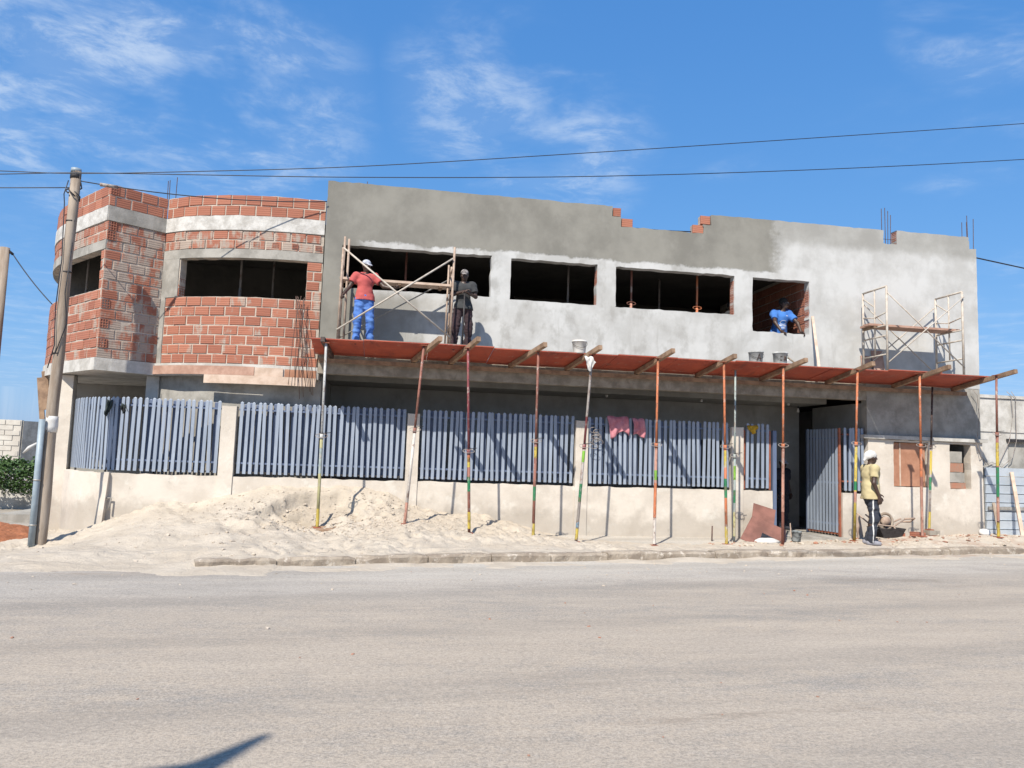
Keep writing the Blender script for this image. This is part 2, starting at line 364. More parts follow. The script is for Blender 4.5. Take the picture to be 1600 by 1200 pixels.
WOOD_OLD = simple('weathered_timber', (.42, .35, .28), (.26, .20, .15), 7, .9, 0, .6, 20, .008, (1, 1, .15))
PLY_BROWN = simple('brown_film_plywood', (.27, .12, .09), (.17, .075, .055), 3, .6, 0, .2, 25, .004)
PLY_TAN = simple('tan_plywood', (.47, .24, .15), (.36, .17, .10), 3.5, .8, 0, .25, 25, .004)
GALV = simple('galvanised_tube', (.48, .46, .42), (.33, .30, .26), 12, .55, .35, .2, 40, .003)
SCAF = simple('dusty_scaffold_tube', (.58, .53, .46), (.46, .39, .32), 10, .75, 0, .25, 40, .003)
SCAF_R = simple('rusty_scaffold_tube', (.48, .37, .29), (.34, .24, .18), 9, .8, 0, .3, 40, .003)
DARKIRON = simple('dark_iron', (.06, .055, .055), (.035, .03, .03), 20, .6, .3)
REBAR = simple('rebar', (.16, .10, .08), (.10, .06, .05), 30, .8, .2)
def paint(n, c):
    M = Mat('prop_paint_'+n, .75)
    k = M.mix(M.rng(M.noise(7, 5, .65, (1, 1, .4)), .35, .65), c, tuple(v*.66 for v in c))
    k = M.mix(M.math('MULTIPLY', M.rng(M.noise(16, 6, .7, (1, 1, .5), off=(4, 1, 0)), .52, .64), .75), k, (.17, .085, .055))
    k = M.mix(M.math('MULTIPLY', M.rng(M.noise(11, 6, .72, (1, 1, .6), off=(1, 6, 3)), .54, .66), .7), k, (.46, .42, .37))
    M.col(k); M.bump(M.noise(45, 5, .7), .4, .005); return M.m
P_OR = paint('orange', (.62, .20, .085)); P_RED = paint('maroon', (.26, .055, .065)); P_RB = paint('red_brown', (.32, .13, .095))
P_WH = paint('white', (.68, .62, .56)); P_YE = paint('yellow', (.62, .47, .08)); P_GR = paint('green', (.025, .22, .09))
P_LG = paint('lime', (.22, .48, .05)); P_GY = paint('grey', (.40, .36, .33)); P_TE = paint('teal_grey', (.40, .47, .45)); P_BL = paint('blue', (.16, .30, .40))
P_SI = paint('silver', (.60, .60, .58)); P_YG = paint('pale_olive', (.50, .47, .24)); P_DK = paint('dark_brown', (.07, .045, .04)); P_PK = paint('pinkish', (.52, .27, .20))
def cloth_mat(n, a, b=None, sc=6): return simple('cloth_'+n, a, b, sc, .95, 0, .35, 55, .006)
C_PINK = cloth_mat('pink', (.62, .27, .31), (.50, .17, .20)); C_YEL = cloth_mat('yellow', (.62, .38, .03)); C_BLK = cloth_mat('black', (.02, .022, .025), (.035, .05, .045))
C_WHT = cloth_mat('white', (.74, .73, .71), (.60, .58, .55))
PLASTIC_W = simple('white_bucket_plastic', (.72, .70, .66), (.60, .57, .52), 7, .45)
CEMENT = simple('cement_splash', (.50, .50, .49), (.32, .32, .31), 10, .9, 0, .5, 30, .008)
GLASS = Mat('bulb_glass', .08); GLASS.col((.85, .86, .85)); GLASS.b.inputs['Transmission Weight'].default_value = .35; GLASS = GLASS.m
CABLE = simple('black_cable', (.012, .014, .022), (.02, .022, .03), 9, .5)
PVC = simple('grey_blue_conduit', (.34, .41, .46), (.26, .32, .36), 5, .5)
# ================================================================== SETTING
def struct(o): o['kind'] = 'structure'; return o
g = MB().add([(-1500, -1500, -.42), (1500, -1500, -.42), (1500, 1500, -.42), (-1500, 1500, -.42)], [(0, 1, 2, 3)]); struct(g.build('ground', DIRT))
def dip(x, y): return .30*sstep(-4.8, -1.3, np.asarray(y, float))*sstep(-3.6, -5.4, np.asarray(x, float))   # the side street falls away at the left corner
rx = np.array([-70, -40, -20, -12]+list(np.arange(-8, -2.9, .3))+[0, 5, 15, 40, 90]); ry = np.array([-45, -25, -12, -8]+list(np.arange(-6, 1, .3))+[4, 9, 20, 45])
RX, RY = np.meshgrid(rx, ry, indexing='ij'); RZ = -dip(RX, RY); n_, m_ = RX.shape; ii = np.arange(n_*m_).reshape(n_, m_)
g = MB().add(np.stack([RX, RY, RZ], -1).reshape(-1, 3).tolist(), np.stack([ii[:-1, :-1], ii[1:, :-1], ii[1:, 1:], ii[:-1, 1:]], -1).reshape(-1, 4).tolist()); shade(struct(g.build('road', ROAD)))
# heights of the made ground: along the wall foot, under the props, and at the kerb
wx = []; wz = []
for px, py in [(160, 796), (200, 790), (250, 781), (300, 790), (365, 772), (420, 764), (480, 757), (570, 757), (606, 766), (640, 790), (700, 800), (750, 803), (800, 820), (870, 836), (960, 846), (1047, 852), (1140, 852), (1250, 848), (1340, 846), (1450, 838), (1530, 834)]:
    p = onY(px, py, 0); wx.append(p.x); wz.append(p.z)
wx = np.array([-9, -7.4, -6.3, -5.7]+wx+[16]); wz = np.array([-.02, .02, .08, .16]+wz+[.14])
mxs = np.array([-9, -6.5, -5, -3.5, -2.3, -1.05, .46, 1.63, 2.81, 3.62, 5.13, 6.57, 7.7, 9.26, 10.75, 12.5, 16]); mz = np.array([-.02, .02, .13, .31, .40, .15, .30, .15, .11, .03, .0, .02, .05, .12, .21, .24, .2])
kxs = np.array([-9, -7, -5.6, -4.65, -3.4, -2.27, -1.31, 1.01, 4.05, 7.06, 9.87, 11.71, 12.6, 16]); kys = np.array([-2.2, -3.2, -4.2, -4.65, -4.95, -5.04, -4.76, -4.27, -3.72, -3.18, -2.66, -2.3, -2.15, -1.6])
def yk(x): return np.interp(x, kxs, kys)
def ground_z(x, y):
    x = np.asarray(x, float); y = np.asarray(y, float)
    z0 = np.interp(x, wx, wz); z1 = np.interp(x, mxs, mz); k = yk(x); zk = np.where(x < -2.8, .0, np.where(x < -1.8, .0+(x+2.8)/1.*.105, .105)); zk = np.where(x > 12.35, .03, zk)
    ya = np.minimum(0, np.where(x < -5.1, 1.6, 0)); k1 = np.minimum(-1.43, k+1.2)
    t1 = np.clip((y-(-1.43))/1.43, 0, 1); t2 = np.clip((y-k)/(-1.43-k), 0, 1)
    up = z1+(z0-z1)*np.where(z0 > z1+.15, t1**1.25, t1*t1*(3-2*t1)); dn = zk+(z1-zk)*(t2**.85)
    z = np.where(y > -1.43, up, dn)
    # sand drifts out over the road edge
    kr = (x > -2.3) & (x < 12.4); e = y-k; cov = .5+.5*vnoise(x*1.3, 3.3, 1)+sstep(-.6, -1.9, x)*.9
    z = np.where(kr & (e < .27), np.minimum(z, np.where(e < .03, .0+.05*sstep(-.9, -2.0, x), .075+.05*cov)), z)
    s = k-y; z = np.where(s > 0, np.where((x > -1.3) & (x < 12.35), .016, .03)-s*.055+.024*fbm(x*1.7, y*3, 2, 4), z)
    return z-dip(x, y)
def sand_z(x, y):
    z = ground_z(x, y); k = yk(x); inside = sstep(0, .45, y-k)
    pile = np.exp(-((x+1.2)/2.6)**2)
    lump = fbm(x*1.5, y*1.5, .3, 5)
    rough = np.clip(vnoise(x*.8+9, y*.9, 4)*1.2+.35, 0, 1)
    z = z+inside*(.050*lump*(.5+pile)+.034*(.35+rough)*fbm(x*7, y*7, 2.2, 3)+.030*rough*(1-np.abs(vnoise(x*5.5, y*5.5, 5)*2))*(.3+.7*np.clip(vnoise(x*1.1, y*1.3, 8)+.4, 0, 1))+.014*rough*vnoise(x*22, y*22, 6))
    # trodden hollows and the cut face where sand has been shovelled out
    ca = np.hypot((x+1.05)/.78, (y+.62)/.42); z = z-.27*sstep(1.06, .88, ca+.12*fbm(x*4, y*4, 7, 3))*inside
    cb_ = np.hypot((x+1.62)/.55, (y+1.15)/.5); z = z-.17*sstep(1.08, .86, cb_+.2*fbm(x*5, y*5, 9, 3))*inside
    for hx, hy, hr, hd in [(-1.98, -1.75, .14, .16), (-1.9, -2.15, .13, .15), (-.42, -1.05, .17, .18), (-.3, -.72, .1, .12), (.05, -.9, .09, .08), (.25, -.5, .09, .09), (-.05, -.45, .1, .1), (-1.2, -1.7, .1, .08), (.35, -.95, .07, .07)]:
        r = np.hypot((x-hx), (y-hy)*1.2); z = z-hd*sstep(hr*1.25, hr*.4, r+.03*vnoise(x*14, y*14, 1))+.03*np.exp(-((r-hr*1.5)/(hr*.5))**2)
    return z
xs = np.concatenate([np.arange(-9.5, -6, .12), np.arange(-6, 3.2, .035), np.arange(3.2, 16.2, .06)]); nyv = 190
tt = np.linspace(0, 1, nyv); vs = []; n_x = len(xs)
X = np.repeat(xs, nyv).reshape(n_x, nyv); kb = yk(xs)-.75; bk = np.where(xs < -5.2, 3.2, np.where(xs > 13.4, .5, .12)); bk = np.interp(xs, [-9.5, -6.6, -5.6, -5.0, 13.3, 13.6, 16.2], [3.2, 3.0, .9, .12, .12, .5, .5])
Y = kb[:, None]+(bk-kb)[:, None]*tt[None, :]
Z = sand_z(X, Y); Zr = np.where(X < -5.2, np.minimum(Z, Z*sstep(3.2, 1.5, Y)-.02*sstep(1., 2.2, Y)), Z)
vv = np.stack([X, Y, Zr], -1).reshape(-1, 3)
idx = np.arange(n_x*nyv).reshape(n_x, nyv)
ff = np.stack([idx[:-1, :-1], idx[1:, :-1], idx[1:, 1:], idx[:-1, 1:]], -1).reshape(-1, 4)
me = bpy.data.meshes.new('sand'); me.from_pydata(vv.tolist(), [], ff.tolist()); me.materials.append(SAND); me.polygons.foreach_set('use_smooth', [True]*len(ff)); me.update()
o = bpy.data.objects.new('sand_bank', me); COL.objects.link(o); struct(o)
def gz(x, y): return float(sand_z(np.array([x]), np.array([y]))[0])
# kerb stones, one by one
kerb = struct(MB().b2((-1.2, -4.25, -.2), (-1.1, -4.2, -.1)).build('kerb', KERB))
x = -2.25; k = 0
while x < 12.3:
    w = random.uniform(.92, 1.06); x2 = min(x+w, 12.4); a = Vector((x+.008, float(yk(x)), 0)); b = Vector((x2-.008, float(yk(x2)), 0)); d = (b-a).normalized(); nrm = Vector((-d.y, d.x, 0))
    mb = MB(); n = 12; top = .125+random.uniform(-.012, .01); vs = []
    for i in range(n+1):
        p = a.lerp(b, i/n); e = .016 if i in (0, n) else 0
        j = lambda s: mnoise.noise(Vector((p.x*5, s*3.1, k)))*.024
        ch = .03+.05*max(0, mnoise.noise(Vector((p.x*3, 9, k))))
        vs += [p+nrm*(j(1)-.0)+Vector((0, 0, -.06)), p+nrm*(j(2))+Vector((0, 0, top-ch)), p+nrm*(ch+j(3))+Vector((0, 0, top-e+j(4)*.7)), p+nrm*(.24)+Vector((0, 0, top-.004-e)), p+nrm*.26+Vector((0, 0, -.06))]
    fs = [(i*5+q, (i+1)*5+q, (i+1)*5+q+1, i*5+q+1) for i in range(n) for q in range(4)]+[(0, 1, 2, 3, 4), tuple(n*5+q for q in (4, 3, 2, 1, 0))]
    o = mb.add(vs, fs).build('kerb_stone', KERB, kerb); x = x2; k += 1
# loose stones and clods: too many to count
mb = MB(); stones = mb
def stone(mb, c, r, mi=0):
    vs = []; ico = [(0, 0, 1), (.9, 0, .45), (.28, .85, .45), (-.72, .53, .45), (-.72, -.53, .45), (.28, -.85, .45), (.72, .53, -.3), (-.28, .85, -.3), (-.9, 0, -.3), (-.28, -.85, -.3), (.72, -.53, -.3)]
    a = random.uniform(0, 6.3); ca, sa = math.cos(a), math.sin(a); q = [random.uniform(.7, 1.25) for _ in ico]; s = (random.uniform(.8, 1.4), random.uniform(.7, 1.1), random.uniform(.5, .85))
    for i, (x, y, z) in enumerate(ico):
        x, y, z = x*s[0]*q[i]*r, y*s[1]*q[i]*r, z*s[2]*q[i]*r; vs.append((c[0]+x*ca-y*sa, c[1]+x*sa+y*ca, c[2]+z))
    mb.add(vs, [(0, 1, 2), (0, 2, 3), (0, 3, 4), (0, 4, 5), (0, 5, 1), (1, 6, 2), (2, 7, 3), (3, 8, 4), (4, 9, 5), (5, 10, 1), (2, 6, 7), (3, 7, 8), (4, 8, 9), (5, 9, 10), (1, 10, 6)], mi)
CLOD = simple('sand_clod', (.58, .50, .41), (.50, .42, .33), 9, .97, 0, .6, 40, .01)
RUBBLE = simple('brick_rubble', (.42, .19, .12), (.34, .22, .16), 9, .95, 0, .6, 40, .01)
for i in range(620):
    x = random.gauss(-.6, 1.5) if i < 520 else random.uniform(-5.5, 13); y = random.uniform(float(yk(x))+.25, -.15)
    stone(mb, (x, y, gz(x, y)+.003), abs(random.gauss(0, .011))+.005, 0)
for i in range(330):
    x = random.uniform(8.8, 13.2) if i < 240 else random.uniform(5.8, 8.5); y = random.uniform(max(-2., float(yk(x))+.25), -.1)
    stone(mb, (x, y, gz(x, y)+.005), abs(random.gauss(0, .022))+.008, 1 if random.random() < .6 else 0)
for i in range(150):
    x = random.uniform(-5, 14); y = float(yk(x))-abs(random.gauss(0, 1.6))-.1; stone(mb, (x, y, .004), abs(random.gauss(0, .008))+.004, 0)
for i in range(60):
    x = random.uniform(-5, 8); y = random.uniform(-12.5, -5); stone(mb, (x, y, .003), abs(random.gauss(0, .005))+.004, 1)
for i in range(1500):
    x = random.gauss(-.7, 1.0); y = min(-.15, max(float(yk(x))+.3, random.gauss(-1.3, .55))); stone(mb, (x, y, gz(x, y)+.002), abs(random.gauss(0, .012))+.006, 0)
o = mb.build('loose_stones', [CLOD, RUBBLE]); o['kind'] = 'stuff'; o['label'] = 'small sand clods and brick crumbs scattered over pavement and road'
# ================================================================== BUILDING
B = thing('corner_building', (4, 3, 0), 'two storey corner building under construction, curved brick end and long plastered facade', 'building')
def refine(v, h):
    v = sorted(set(v)); o = []
    for a, b in zip(v[:-1], v[1:]):
        n = max(1, int(math.ceil((b-a)/h-1e-6))); o += [a+(b-a)*i/n for i in range(n)]
    return o+[v[-1]]
def grid_wall(xs, zs, solid, y0, y1, jit=.01, h=.13, path=None, face=.003):
    """wall with real openings; edges a little ragged. path maps (s, depth) to x,y"""
    xs = refine(xs, h); zs = refine(zs, h); nx, nz = len(xs)-1, len(zs)-1
    so_ = [[solid((xs[i]+xs[i+1])/2, (zs[j]+zs[j+1])/2) for j in range(nz)] for i in range(nx)]
    sg = lambda i, j: 0 <= i < nx and 0 <= j < nz and so_[i][j]
    mb = MB(); ids = {}
    def vid(i, j, k):
        if (i, j, k) in ids: return ids[(i, j, k)]
        bd = not (sg(i-1, j-1) and sg(i, j-1) and sg(i-1, j) and sg(i, j))
        r = random.Random(i*7919+j*104729+3)
        dx, dz = (r.gauss(0, jit), r.gauss(0, jit)) if bd else (0, 0)
        if i in (0, nx): dx *= .3
        if j == 0: dz = 0
        x, z = xs[i]+dx, zs[j]+dz
        yy = (y0 if k == 0 else y1)+(face*2*mnoise.noise(Vector((x*1.7, z*1.7, y0*5))) if k == 0 else 0)
        p = (x, yy, z) if path is None else (*path(x, yy), z)
        ids[(i, j, k)] = len(mb.v); mb.v.append(p); return ids[(i, j, k)]
    def q(*a): mb.f.append(tuple(vid(*t) for t in a)); mb.mi.append(0)
    for i in range(nx):
        for j in range(nz):
            if not so_[i][j]: continue
            q((i, j, 0), (i+1, j, 0), (i+1, j+1, 0), (i, j+1, 0)); q((i, j, 1), (i, j+1, 1), (i+1, j+1, 1), (i+1, j, 1))
            if not sg(i-1, j): q((i, j, 0), (i, j+1, 0), (i, j+1, 1), (i, j, 1))
            if not sg(i+1, j): q((i+1, j, 0), (i+1, j, 1), (i+1, j+1, 1), (i+1, j+1, 0))
            if not sg(i, j-1): q((i, j, 0), (i, j, 1), (i+1, j, 1), (i+1, j, 0))
            if not sg(i, j+1): q((i, j+1, 0), (i+1, j+1, 0), (i+1, j+1, 1), (i, j+1, 1))
    return mb
XL, XR = -1.32, 13.40
WIN = [(-.97, 2.05, 4.80, 5.67), (2.46, 4.31, 4.79, 5.655), (4.72, 7.40, 4.78, 5.65), (7.83, 9.18, 4.45, 5.645)]
TOPS = [(XL, 4.62, 6.96), (4.62, 4.82, 6.74), (4.82, 6.68, 6.53), (6.68, 6.86, 6.73), (6.86, 11.02, 6.97), (11.02, 11.36, 6.66), (11.36, 13.2, 6.98), (13.2, XR, 6.70)]
def fsolid(x, z):
    for a, b, c, d in WIN:
        if a < x < b and c < z < d: return False
    for a, b, t in TOPS:
        if a <= x <= b: return z < t
    return False
xsb = [XL, XR]+[v for w in WIN for v in w[:2]]+[v for t in TOPS for v in t[:2]]
zsb = [3.44]+[v for w in WIN for v in w[2:]]+[t[2] for t in TOPS]
fw_ = grid_wall(xsb, zsb, fsolid, 0, .2, .007).build('facade_wall', PLASTER, B)
# clay bricks
def brick_mesh(l, h, d, mat, ch=.008):
    mb = MB(); x, z = l/2, h/2; j = lambda: random.uniform(-.003, .003)
    vs = [(sx*x, d, sz*z) for sz in (-1, 1) for sx in (-1, 1)]+[(sx*x+j(), ch, sz*z+j()) for sz in (-1, 1) for sx in (-1, 1)]+[(sx*(x-ch)+j(), j(), sz*(z-ch)+j()) for sz in (-1, 1) for sx in (-1, 1)]
    fs = [(8, 9, 11, 10)]
    for a in (0, 4):
        for p, q in ((0, 1), (1, 3), (3, 2), (2, 0)): fs.append((a+p, a+q, a+4+q, a+4+p))
    return mb.add(vs, fs).mesh('brick', mat)
def hollow_mesh(l, h, d, mat, nx=3, nz=3):
    """brick seen on its open end: a web of clay with real holes"""
    mb = MB(); t = .012; w = (l-(nx+1)*t)/nx; hh = (h-(nz+1)*t)/nz
    for i in range(nx+1): x = -l/2+i*(w+t); mb.b2((x, 0, -h/2), (x+t, d, h/2))
    for j in range(nz+1):
        z = -h/2+j*(hh+t)
        for i in range(nx): x = -l/2+t+i*(w+t); mb.b2((x, .001, z), (x+w, d, z+t))
    mb.b2((-l/2+t, d*.8, -h/2+t), (l/2-t, d*.82, h/2-t), 1)
    return mb.mesh('brick', [mat, HOLE])
BH = .168; BL = .285; PITCH_B = .19; GAP = .019
_bc = {}
def bmesh_for(l, mat, h=BH, var=0):
    key = (round(l, 2), mat.name, round(h, 3), var)
    if key not in _bc: _bc[key] = brick_mesh(max(key[0], .03), h, .05, mat)
    return _bc[key]
class Path:
    def __init__(s, pts, n=60):
        P_ = [Vector((a, b, 0)) for a, b in pts]; k = len(P_); out = []
        for i in range(k-1):                                  # Catmull-Rom
            p0 = P_[max(i-1, 0)]; p1 = P_[i]; p2 = P_[i+1]; p3 = P_[min(i+2, k-1)]
            if i == 0: p0 = p1*2-p2
            if i == k-2: p3 = p2*2-p1
            for j in range(n):
                t = j/n; out.append(.5*((2*p1)+(p2-p0)*t+(2*p0-5*p1+4*p2-p3)*t*t+(3*p1-p0-3*p2+p3)*t**3))
        out.append(P_[-1]); s.p = out; s.s = [0]
        for a, b in zip(out[:-1], out[1:]): s.s.append(s.s[-1]+(b-a).length)
        s.len = s.s[-1]; s.X = np.array([q.x for q in out]); s.Y = np.array([q.y for q in out]); s.S = np.array(s.s)
    def at(s, t): return Vector((float(np.interp(t, s.S, s.X)), float(np.interp(t, s.S, s.Y)), 0))
    def tan(s, t): return (s.at(min(t+.03, s.len))-s.at(max(t-.03, 0))).normalized()
    def off(s, t, d):
        if t < 0: p = s.at(0)+s.tan(0)*t
        elif t > s.len: p = s.at(s.len)+s.tan(s.len)*(t-s.len)
        else: p = s.at(t)
        g = s.tan(min(max(t, 0), s.len)); return p+Vector((-g.y, g.x, 0))*d
    def s_of_px(s, px, z):
        best = min(range(len(s.p)), key=lambda i: abs(project(Vector((s.p[i].x, s.p[i].y, z)))[0]-px)); return s.s[best]
def project(p):
    v = p-CAM; z = v.dot(fwd); return 800+F_PX*v.dot(rt)/z, 600-F_PX*v.dot(upv)/z, z
Z_B, Z_SILL, Z_WT, Z_LT, Z_BB, Z_BT, Z_T = 3.17, 4.50, 5.28, 5.46, 5.84, 6.13, 6.56
corner = (-5.42, .15); crease = (-4.53, .80)
pathL = Path([(-7.9, 5.4), (-7.75, 4.0), (-7.42, 2.9), (-7.0, 2.05), (-6.46, 1.36), (-5.9, .70), corner])
pathC = Path([corner, (-4.97, .475), crease])
pathB = Path([crease, (-4.03, .48), (-3.47, .27), (-2.89, .12), (-2.08, .03), (-1.34, .04)])
all_bricks = []
def courses():
    r = []
    for k in range(7): r.append((Z_B+PITCH_B*k, 'low'))
    for k in range(4): r.append((Z_SILL+.195*k, 'pier'))
    for k in range(2): r.append((Z_LT+PITCH_B*k, 'mid'))
    for k in range(2): r.append((Z_BT+.215*k, 'top'))
    return r
def brick_wall(path, openings, conc_cols, seed, mat_low, mat_mid, name_mat='x', holes_at_end=False):
    """openings: (s0,s1) window span; conc_cols: (s0,s1) spans of cast concrete beside it"""
    rd = random.Random(seed)
    def solid(s, z):
        for a, b in openings:
            if a < s < b and Z_SILL < z < Z_WT: return False
        return True
    ks = [0, path.len]+[v for o_ in openings for v in o_]
    pf = lambda s, d: tuple(path.off(s, d)[:2])
    w = grid_wall(ks, [Z_B, Z_SILL, Z_WT, Z_T-.008], solid, .012, .17, .004, .14, pf, .002).build('brick_wall', MORTAR, B)
    # cast ring band and lintel
    mb = grid_wall([0, path.len], [Z_BB, Z_BT], lambda s, z: True, -.018, .10, .004, .12, pf, .006); mb.build('ring_beam', CONC_BAND if openings else CONC, B)  # windowless corner panel gets darker concrete: its grazing-sun shade is in the colour
    mb = grid_wall([0, path.len] if openings else [0, .01], [Z_WT, Z_LT], lambda s, z: True, -.008, .165, .003, .12, pf, .003)
    if openings: mb.build('lintel', CONC, B)
    for a, b, za, zb in conc_cols:
        grid_wall([a, b], [za, zb], lambda s, z: True, -.006, .10, .003, .12, pf, .004).build('column', CONC, B)
    for k, (z, kind) in enumerate(courses()):
        hgt = BH if kind != 'top' else .196
        if not openings and kind == 'pier': pass
        spans = [(0, path.len)]
        blocks = [(a, b) for a, b, za, zb in conc_cols if za-.01 <= z < zb-.05]
        if kind == 'pier': blocks += list(openings)
        for a, b in blocks:
            ns = []
            for p, q in spans:
                if b <= p or a >= q: ns.append((p, q)); continue
                if a > p: ns.append((p, a))
                if b < q: ns.append((b, q))
            spans = ns
        for p, q in spans:
            s = p+.006-(.15 if k % 2 else 0)-rd.uniform(0, .05)
            while s < q-.02:
                l = BL+rd.uniform(-.012, .012); a = max(s, p+.004); b = min(s+l, q-.004); s += l+GAP+rd.uniform(0, .008)
                if b-a < .05: continue
                if not openings and kind == 'pier' and False: continue
                c = (a+b)/2; pos = path.off(c, rd.uniform(-.006, .008)); tg = path.tan(c)
                mat = {'low': mat_low, 'pier': mat_low, 'mid': mat_mid, 'top': BRICK_C}[kind]
                all_bricks.append((pos+Vector((0, 0, z+hgt/2+.008+rd.uniform(-.004, .004))), math.atan2(tg.y, tg.x)+rd.gauss(0, .008), b-a, hgt, mat, w))
    # the lintel course of the wall without a window
    if not openings:
        s = 0
        while s < path.len-.05:
            l = min(.3, path.len-s-.01); pos = path.off(s+l/2+.005, .002); tg = path.tan(s+l/2)
            all_bricks.append((pos+Vector((0, 0, (Z_WT+Z_LT)/2)), math.atan2(tg.y, tg.x), l-.008, .165, mat_low, w)); s += l+GAP
    return w
sB0 = pathB.s_of_px(280, 4.9); sB1 = pathB.s_of_px(479, 4.9)
wB = brick_wall(pathB, [(sB0, sB1)], [(0, .12, Z_B, Z_SILL-.003), (0, sB0-.02, Z_SILL, Z_WT)], 5, BRICK, BRICK_S)
wC = brick_wall(pathC, [], [], 6, BRICK_S, BRICK_S)
sL1 = pathL.s_of_px(156, 4.9); sL0 = pathL.s_of_px(96, 4.9)
wL = brick_wall(pathL, [(sL0, sL1), (.4, sL0-.33)], [], 7, BRICK, BRICK_S)
all_bricks.sort(key=lambda t: (t[0]-CAM).length/(.35+abs(math.sin(t[1]-math.atan2(t[0].y-CAM.y, t[0].x-CAM.x)))))
vis = [t for t in all_bricks if t[0].y < 3.3]
keep = vis[:285]; rest = vis[285:]+[t for t in all_bricks if t[0].y >= 3.3]
for k, (p, rz, l, h, mt, w) in enumerate(keep): inst('brick', bmesh_for(l, mt, h, k % 3), p, w, rz)
mb = MB()
for p, rz, l, h, mt, w in rest:
    mb.box(p+Matrix.Rotation(rz, 3, 'Z') @ Vector((0, .025, 0)), (l, .05, h), Matrix.Rotation(rz, 3, 'Z'))
if rest: o = mb.build('bricks_beyond', BRICK, B); o['kind'] = 'stuff'
# open brick ends: at the sharp corner, on the jambs, in the parapet breaks
hm = hollow_mesh(.15, .172, .06, BRICK_C)
def hol(p, rz, par, me=None): inst('hollow_brick', me or hm, p, par, rz)
for k in (1, 3, 5): hol(pathC.off(.085, -.012)+Vector((0, 0, Z_B+PITCH_B*k+.092)), math.atan2(pathC.tan(.1).y, pathC.tan(.1).x), wC)
for z in (Z_LT+.092, Z_LT+.282, Z_BT+.32): hol(pathC.off(.085, -.012)+Vector((0, 0, z)), math.atan2(pathC.tan(.1).y, pathC.tan(.1).x), wC)
for s in (2.05, 2.42, 2.8, 3.25):
    p = pathB.off(s, -.010); hol(p+Vector((0, 0, Z_LT+.098)), math.atan2(pathB.tan(s).y, pathB.tan(s).x), wB, hollow_mesh(.12, .10, .05, BRICK, 1, 3))
for k in range(4):
    z = Z_SILL+.10+k*.195; tg = pathB.tan(sB0); hol(pathB.off(sB0-.001, .085)+Vector((.004, 0, z)), math.atan2(tg.y, tg.x)+PI/2, wB)
    tg = pathL.tan(sL0); hol(pathL.off(sL0-.16, -.012)+Vector((0, 0, z)), math.atan2(tg.y, tg.x), wL)
# brick stubs in the parapet breaks
def loose_brick(x, y, z, l=.28, mt=BRICK_C, par=fw_, rz=0.): inst('brick', bmesh_for(l, mt, .19), (x, y, z), par, rz)
for x, z, l in [(4.73, 6.845, .17), (4.96, 6.63, .24), (6.60, 6.63, .30), (6.74, 6.845, .22)]:
    MB().b2((x-l/2+.004, .075, z-.093), (x+l/2-.004, .195, z+.093)).build('mortar_bed', MORTAR, fw_); loose_brick(x, .03, z, l)
hb = hollow_mesh(.16, .14, .03, BRICK_C, 3, 3)
for z in (6.75, 6.89): inst('hollow_brick', hb, (11.352, .10, z), fw_, -PI/2)
for z in (6.77, 6.91): inst('hollow_brick', hb, (13.212, .10, z), fw_, PI/2)
for a, b, c, d in WIN[1:]:
    n = int((d-c)/.152)
    for k in range(n): inst('hollow_brick', hb, (b-.004, .115, c+.08+k*.152), fw_, -PI/2)
# slabs and frame
def fan(path_pts, z0, z1, back):
    mb = MB(); k = len(path_pts); vs = [(p[0], p[1], z0) for p in path_pts]+[(p[0], p[1], z1) for p in path_pts]
    pts = path_pts; n = len(pts)
    mb.add(vs, [tuple(range(n)), tuple(range(2*n-1, n-1, -1))]+[(i, i+n, (i+1) % n+n, (i+1) % n) for i in range(n)]); return mb
outline = [tuple(pathL.off(pathL.len*i/18, -.03)[:2]) for i in range(19)]+[tuple(pathC.off(pathC.len*i/4, -.03)[:2]) for i in range(1, 4)]+[tuple(pathB.off(pathB.len*i/14, -.03)[:2]) for i in range(0, 15)]
full = outline+[(-1.30, .03), (-1.30, 8.2), (-7.9, 8.2)]
fan(full, 2.93, Z_B-.002, 0).build('floor_slab', CONC_PALE, B)
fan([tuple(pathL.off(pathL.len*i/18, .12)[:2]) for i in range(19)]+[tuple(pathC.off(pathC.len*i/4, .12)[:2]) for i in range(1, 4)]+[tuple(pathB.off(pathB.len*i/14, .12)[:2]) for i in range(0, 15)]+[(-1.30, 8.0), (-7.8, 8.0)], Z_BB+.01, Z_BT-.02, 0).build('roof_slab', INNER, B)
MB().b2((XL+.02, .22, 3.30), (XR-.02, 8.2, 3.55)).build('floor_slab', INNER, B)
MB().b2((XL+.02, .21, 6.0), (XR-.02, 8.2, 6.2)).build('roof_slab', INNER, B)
MB().b2((XL, .015, 3.06), (10.55, .235, 3.438)).build('front_beam', CONC_ROUGH, B)
MB().b2((XL+.015, 1.0, 3.02), (10.2, 8.0, 3.29)).build('ceiling', PLASTER_IN, B)
# outer walls behind
MB().b2((XR-.2, .205, 0), (XR, 8.4, 6.97)).build('side_wall', PLASTER, B)
MB().b2((-7.9, 8.2, 0), (XR-.205, 8.4, 6.55)).build('rear_wall', PLASTER, B)
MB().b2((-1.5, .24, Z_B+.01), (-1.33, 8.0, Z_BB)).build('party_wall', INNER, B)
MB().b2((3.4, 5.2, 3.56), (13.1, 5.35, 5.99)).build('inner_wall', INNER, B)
MB().b2((-7.3, 3.3, Z_B+.01), (-1.55, 3.42, Z_BB)).build('inner_wall', INNER, B)
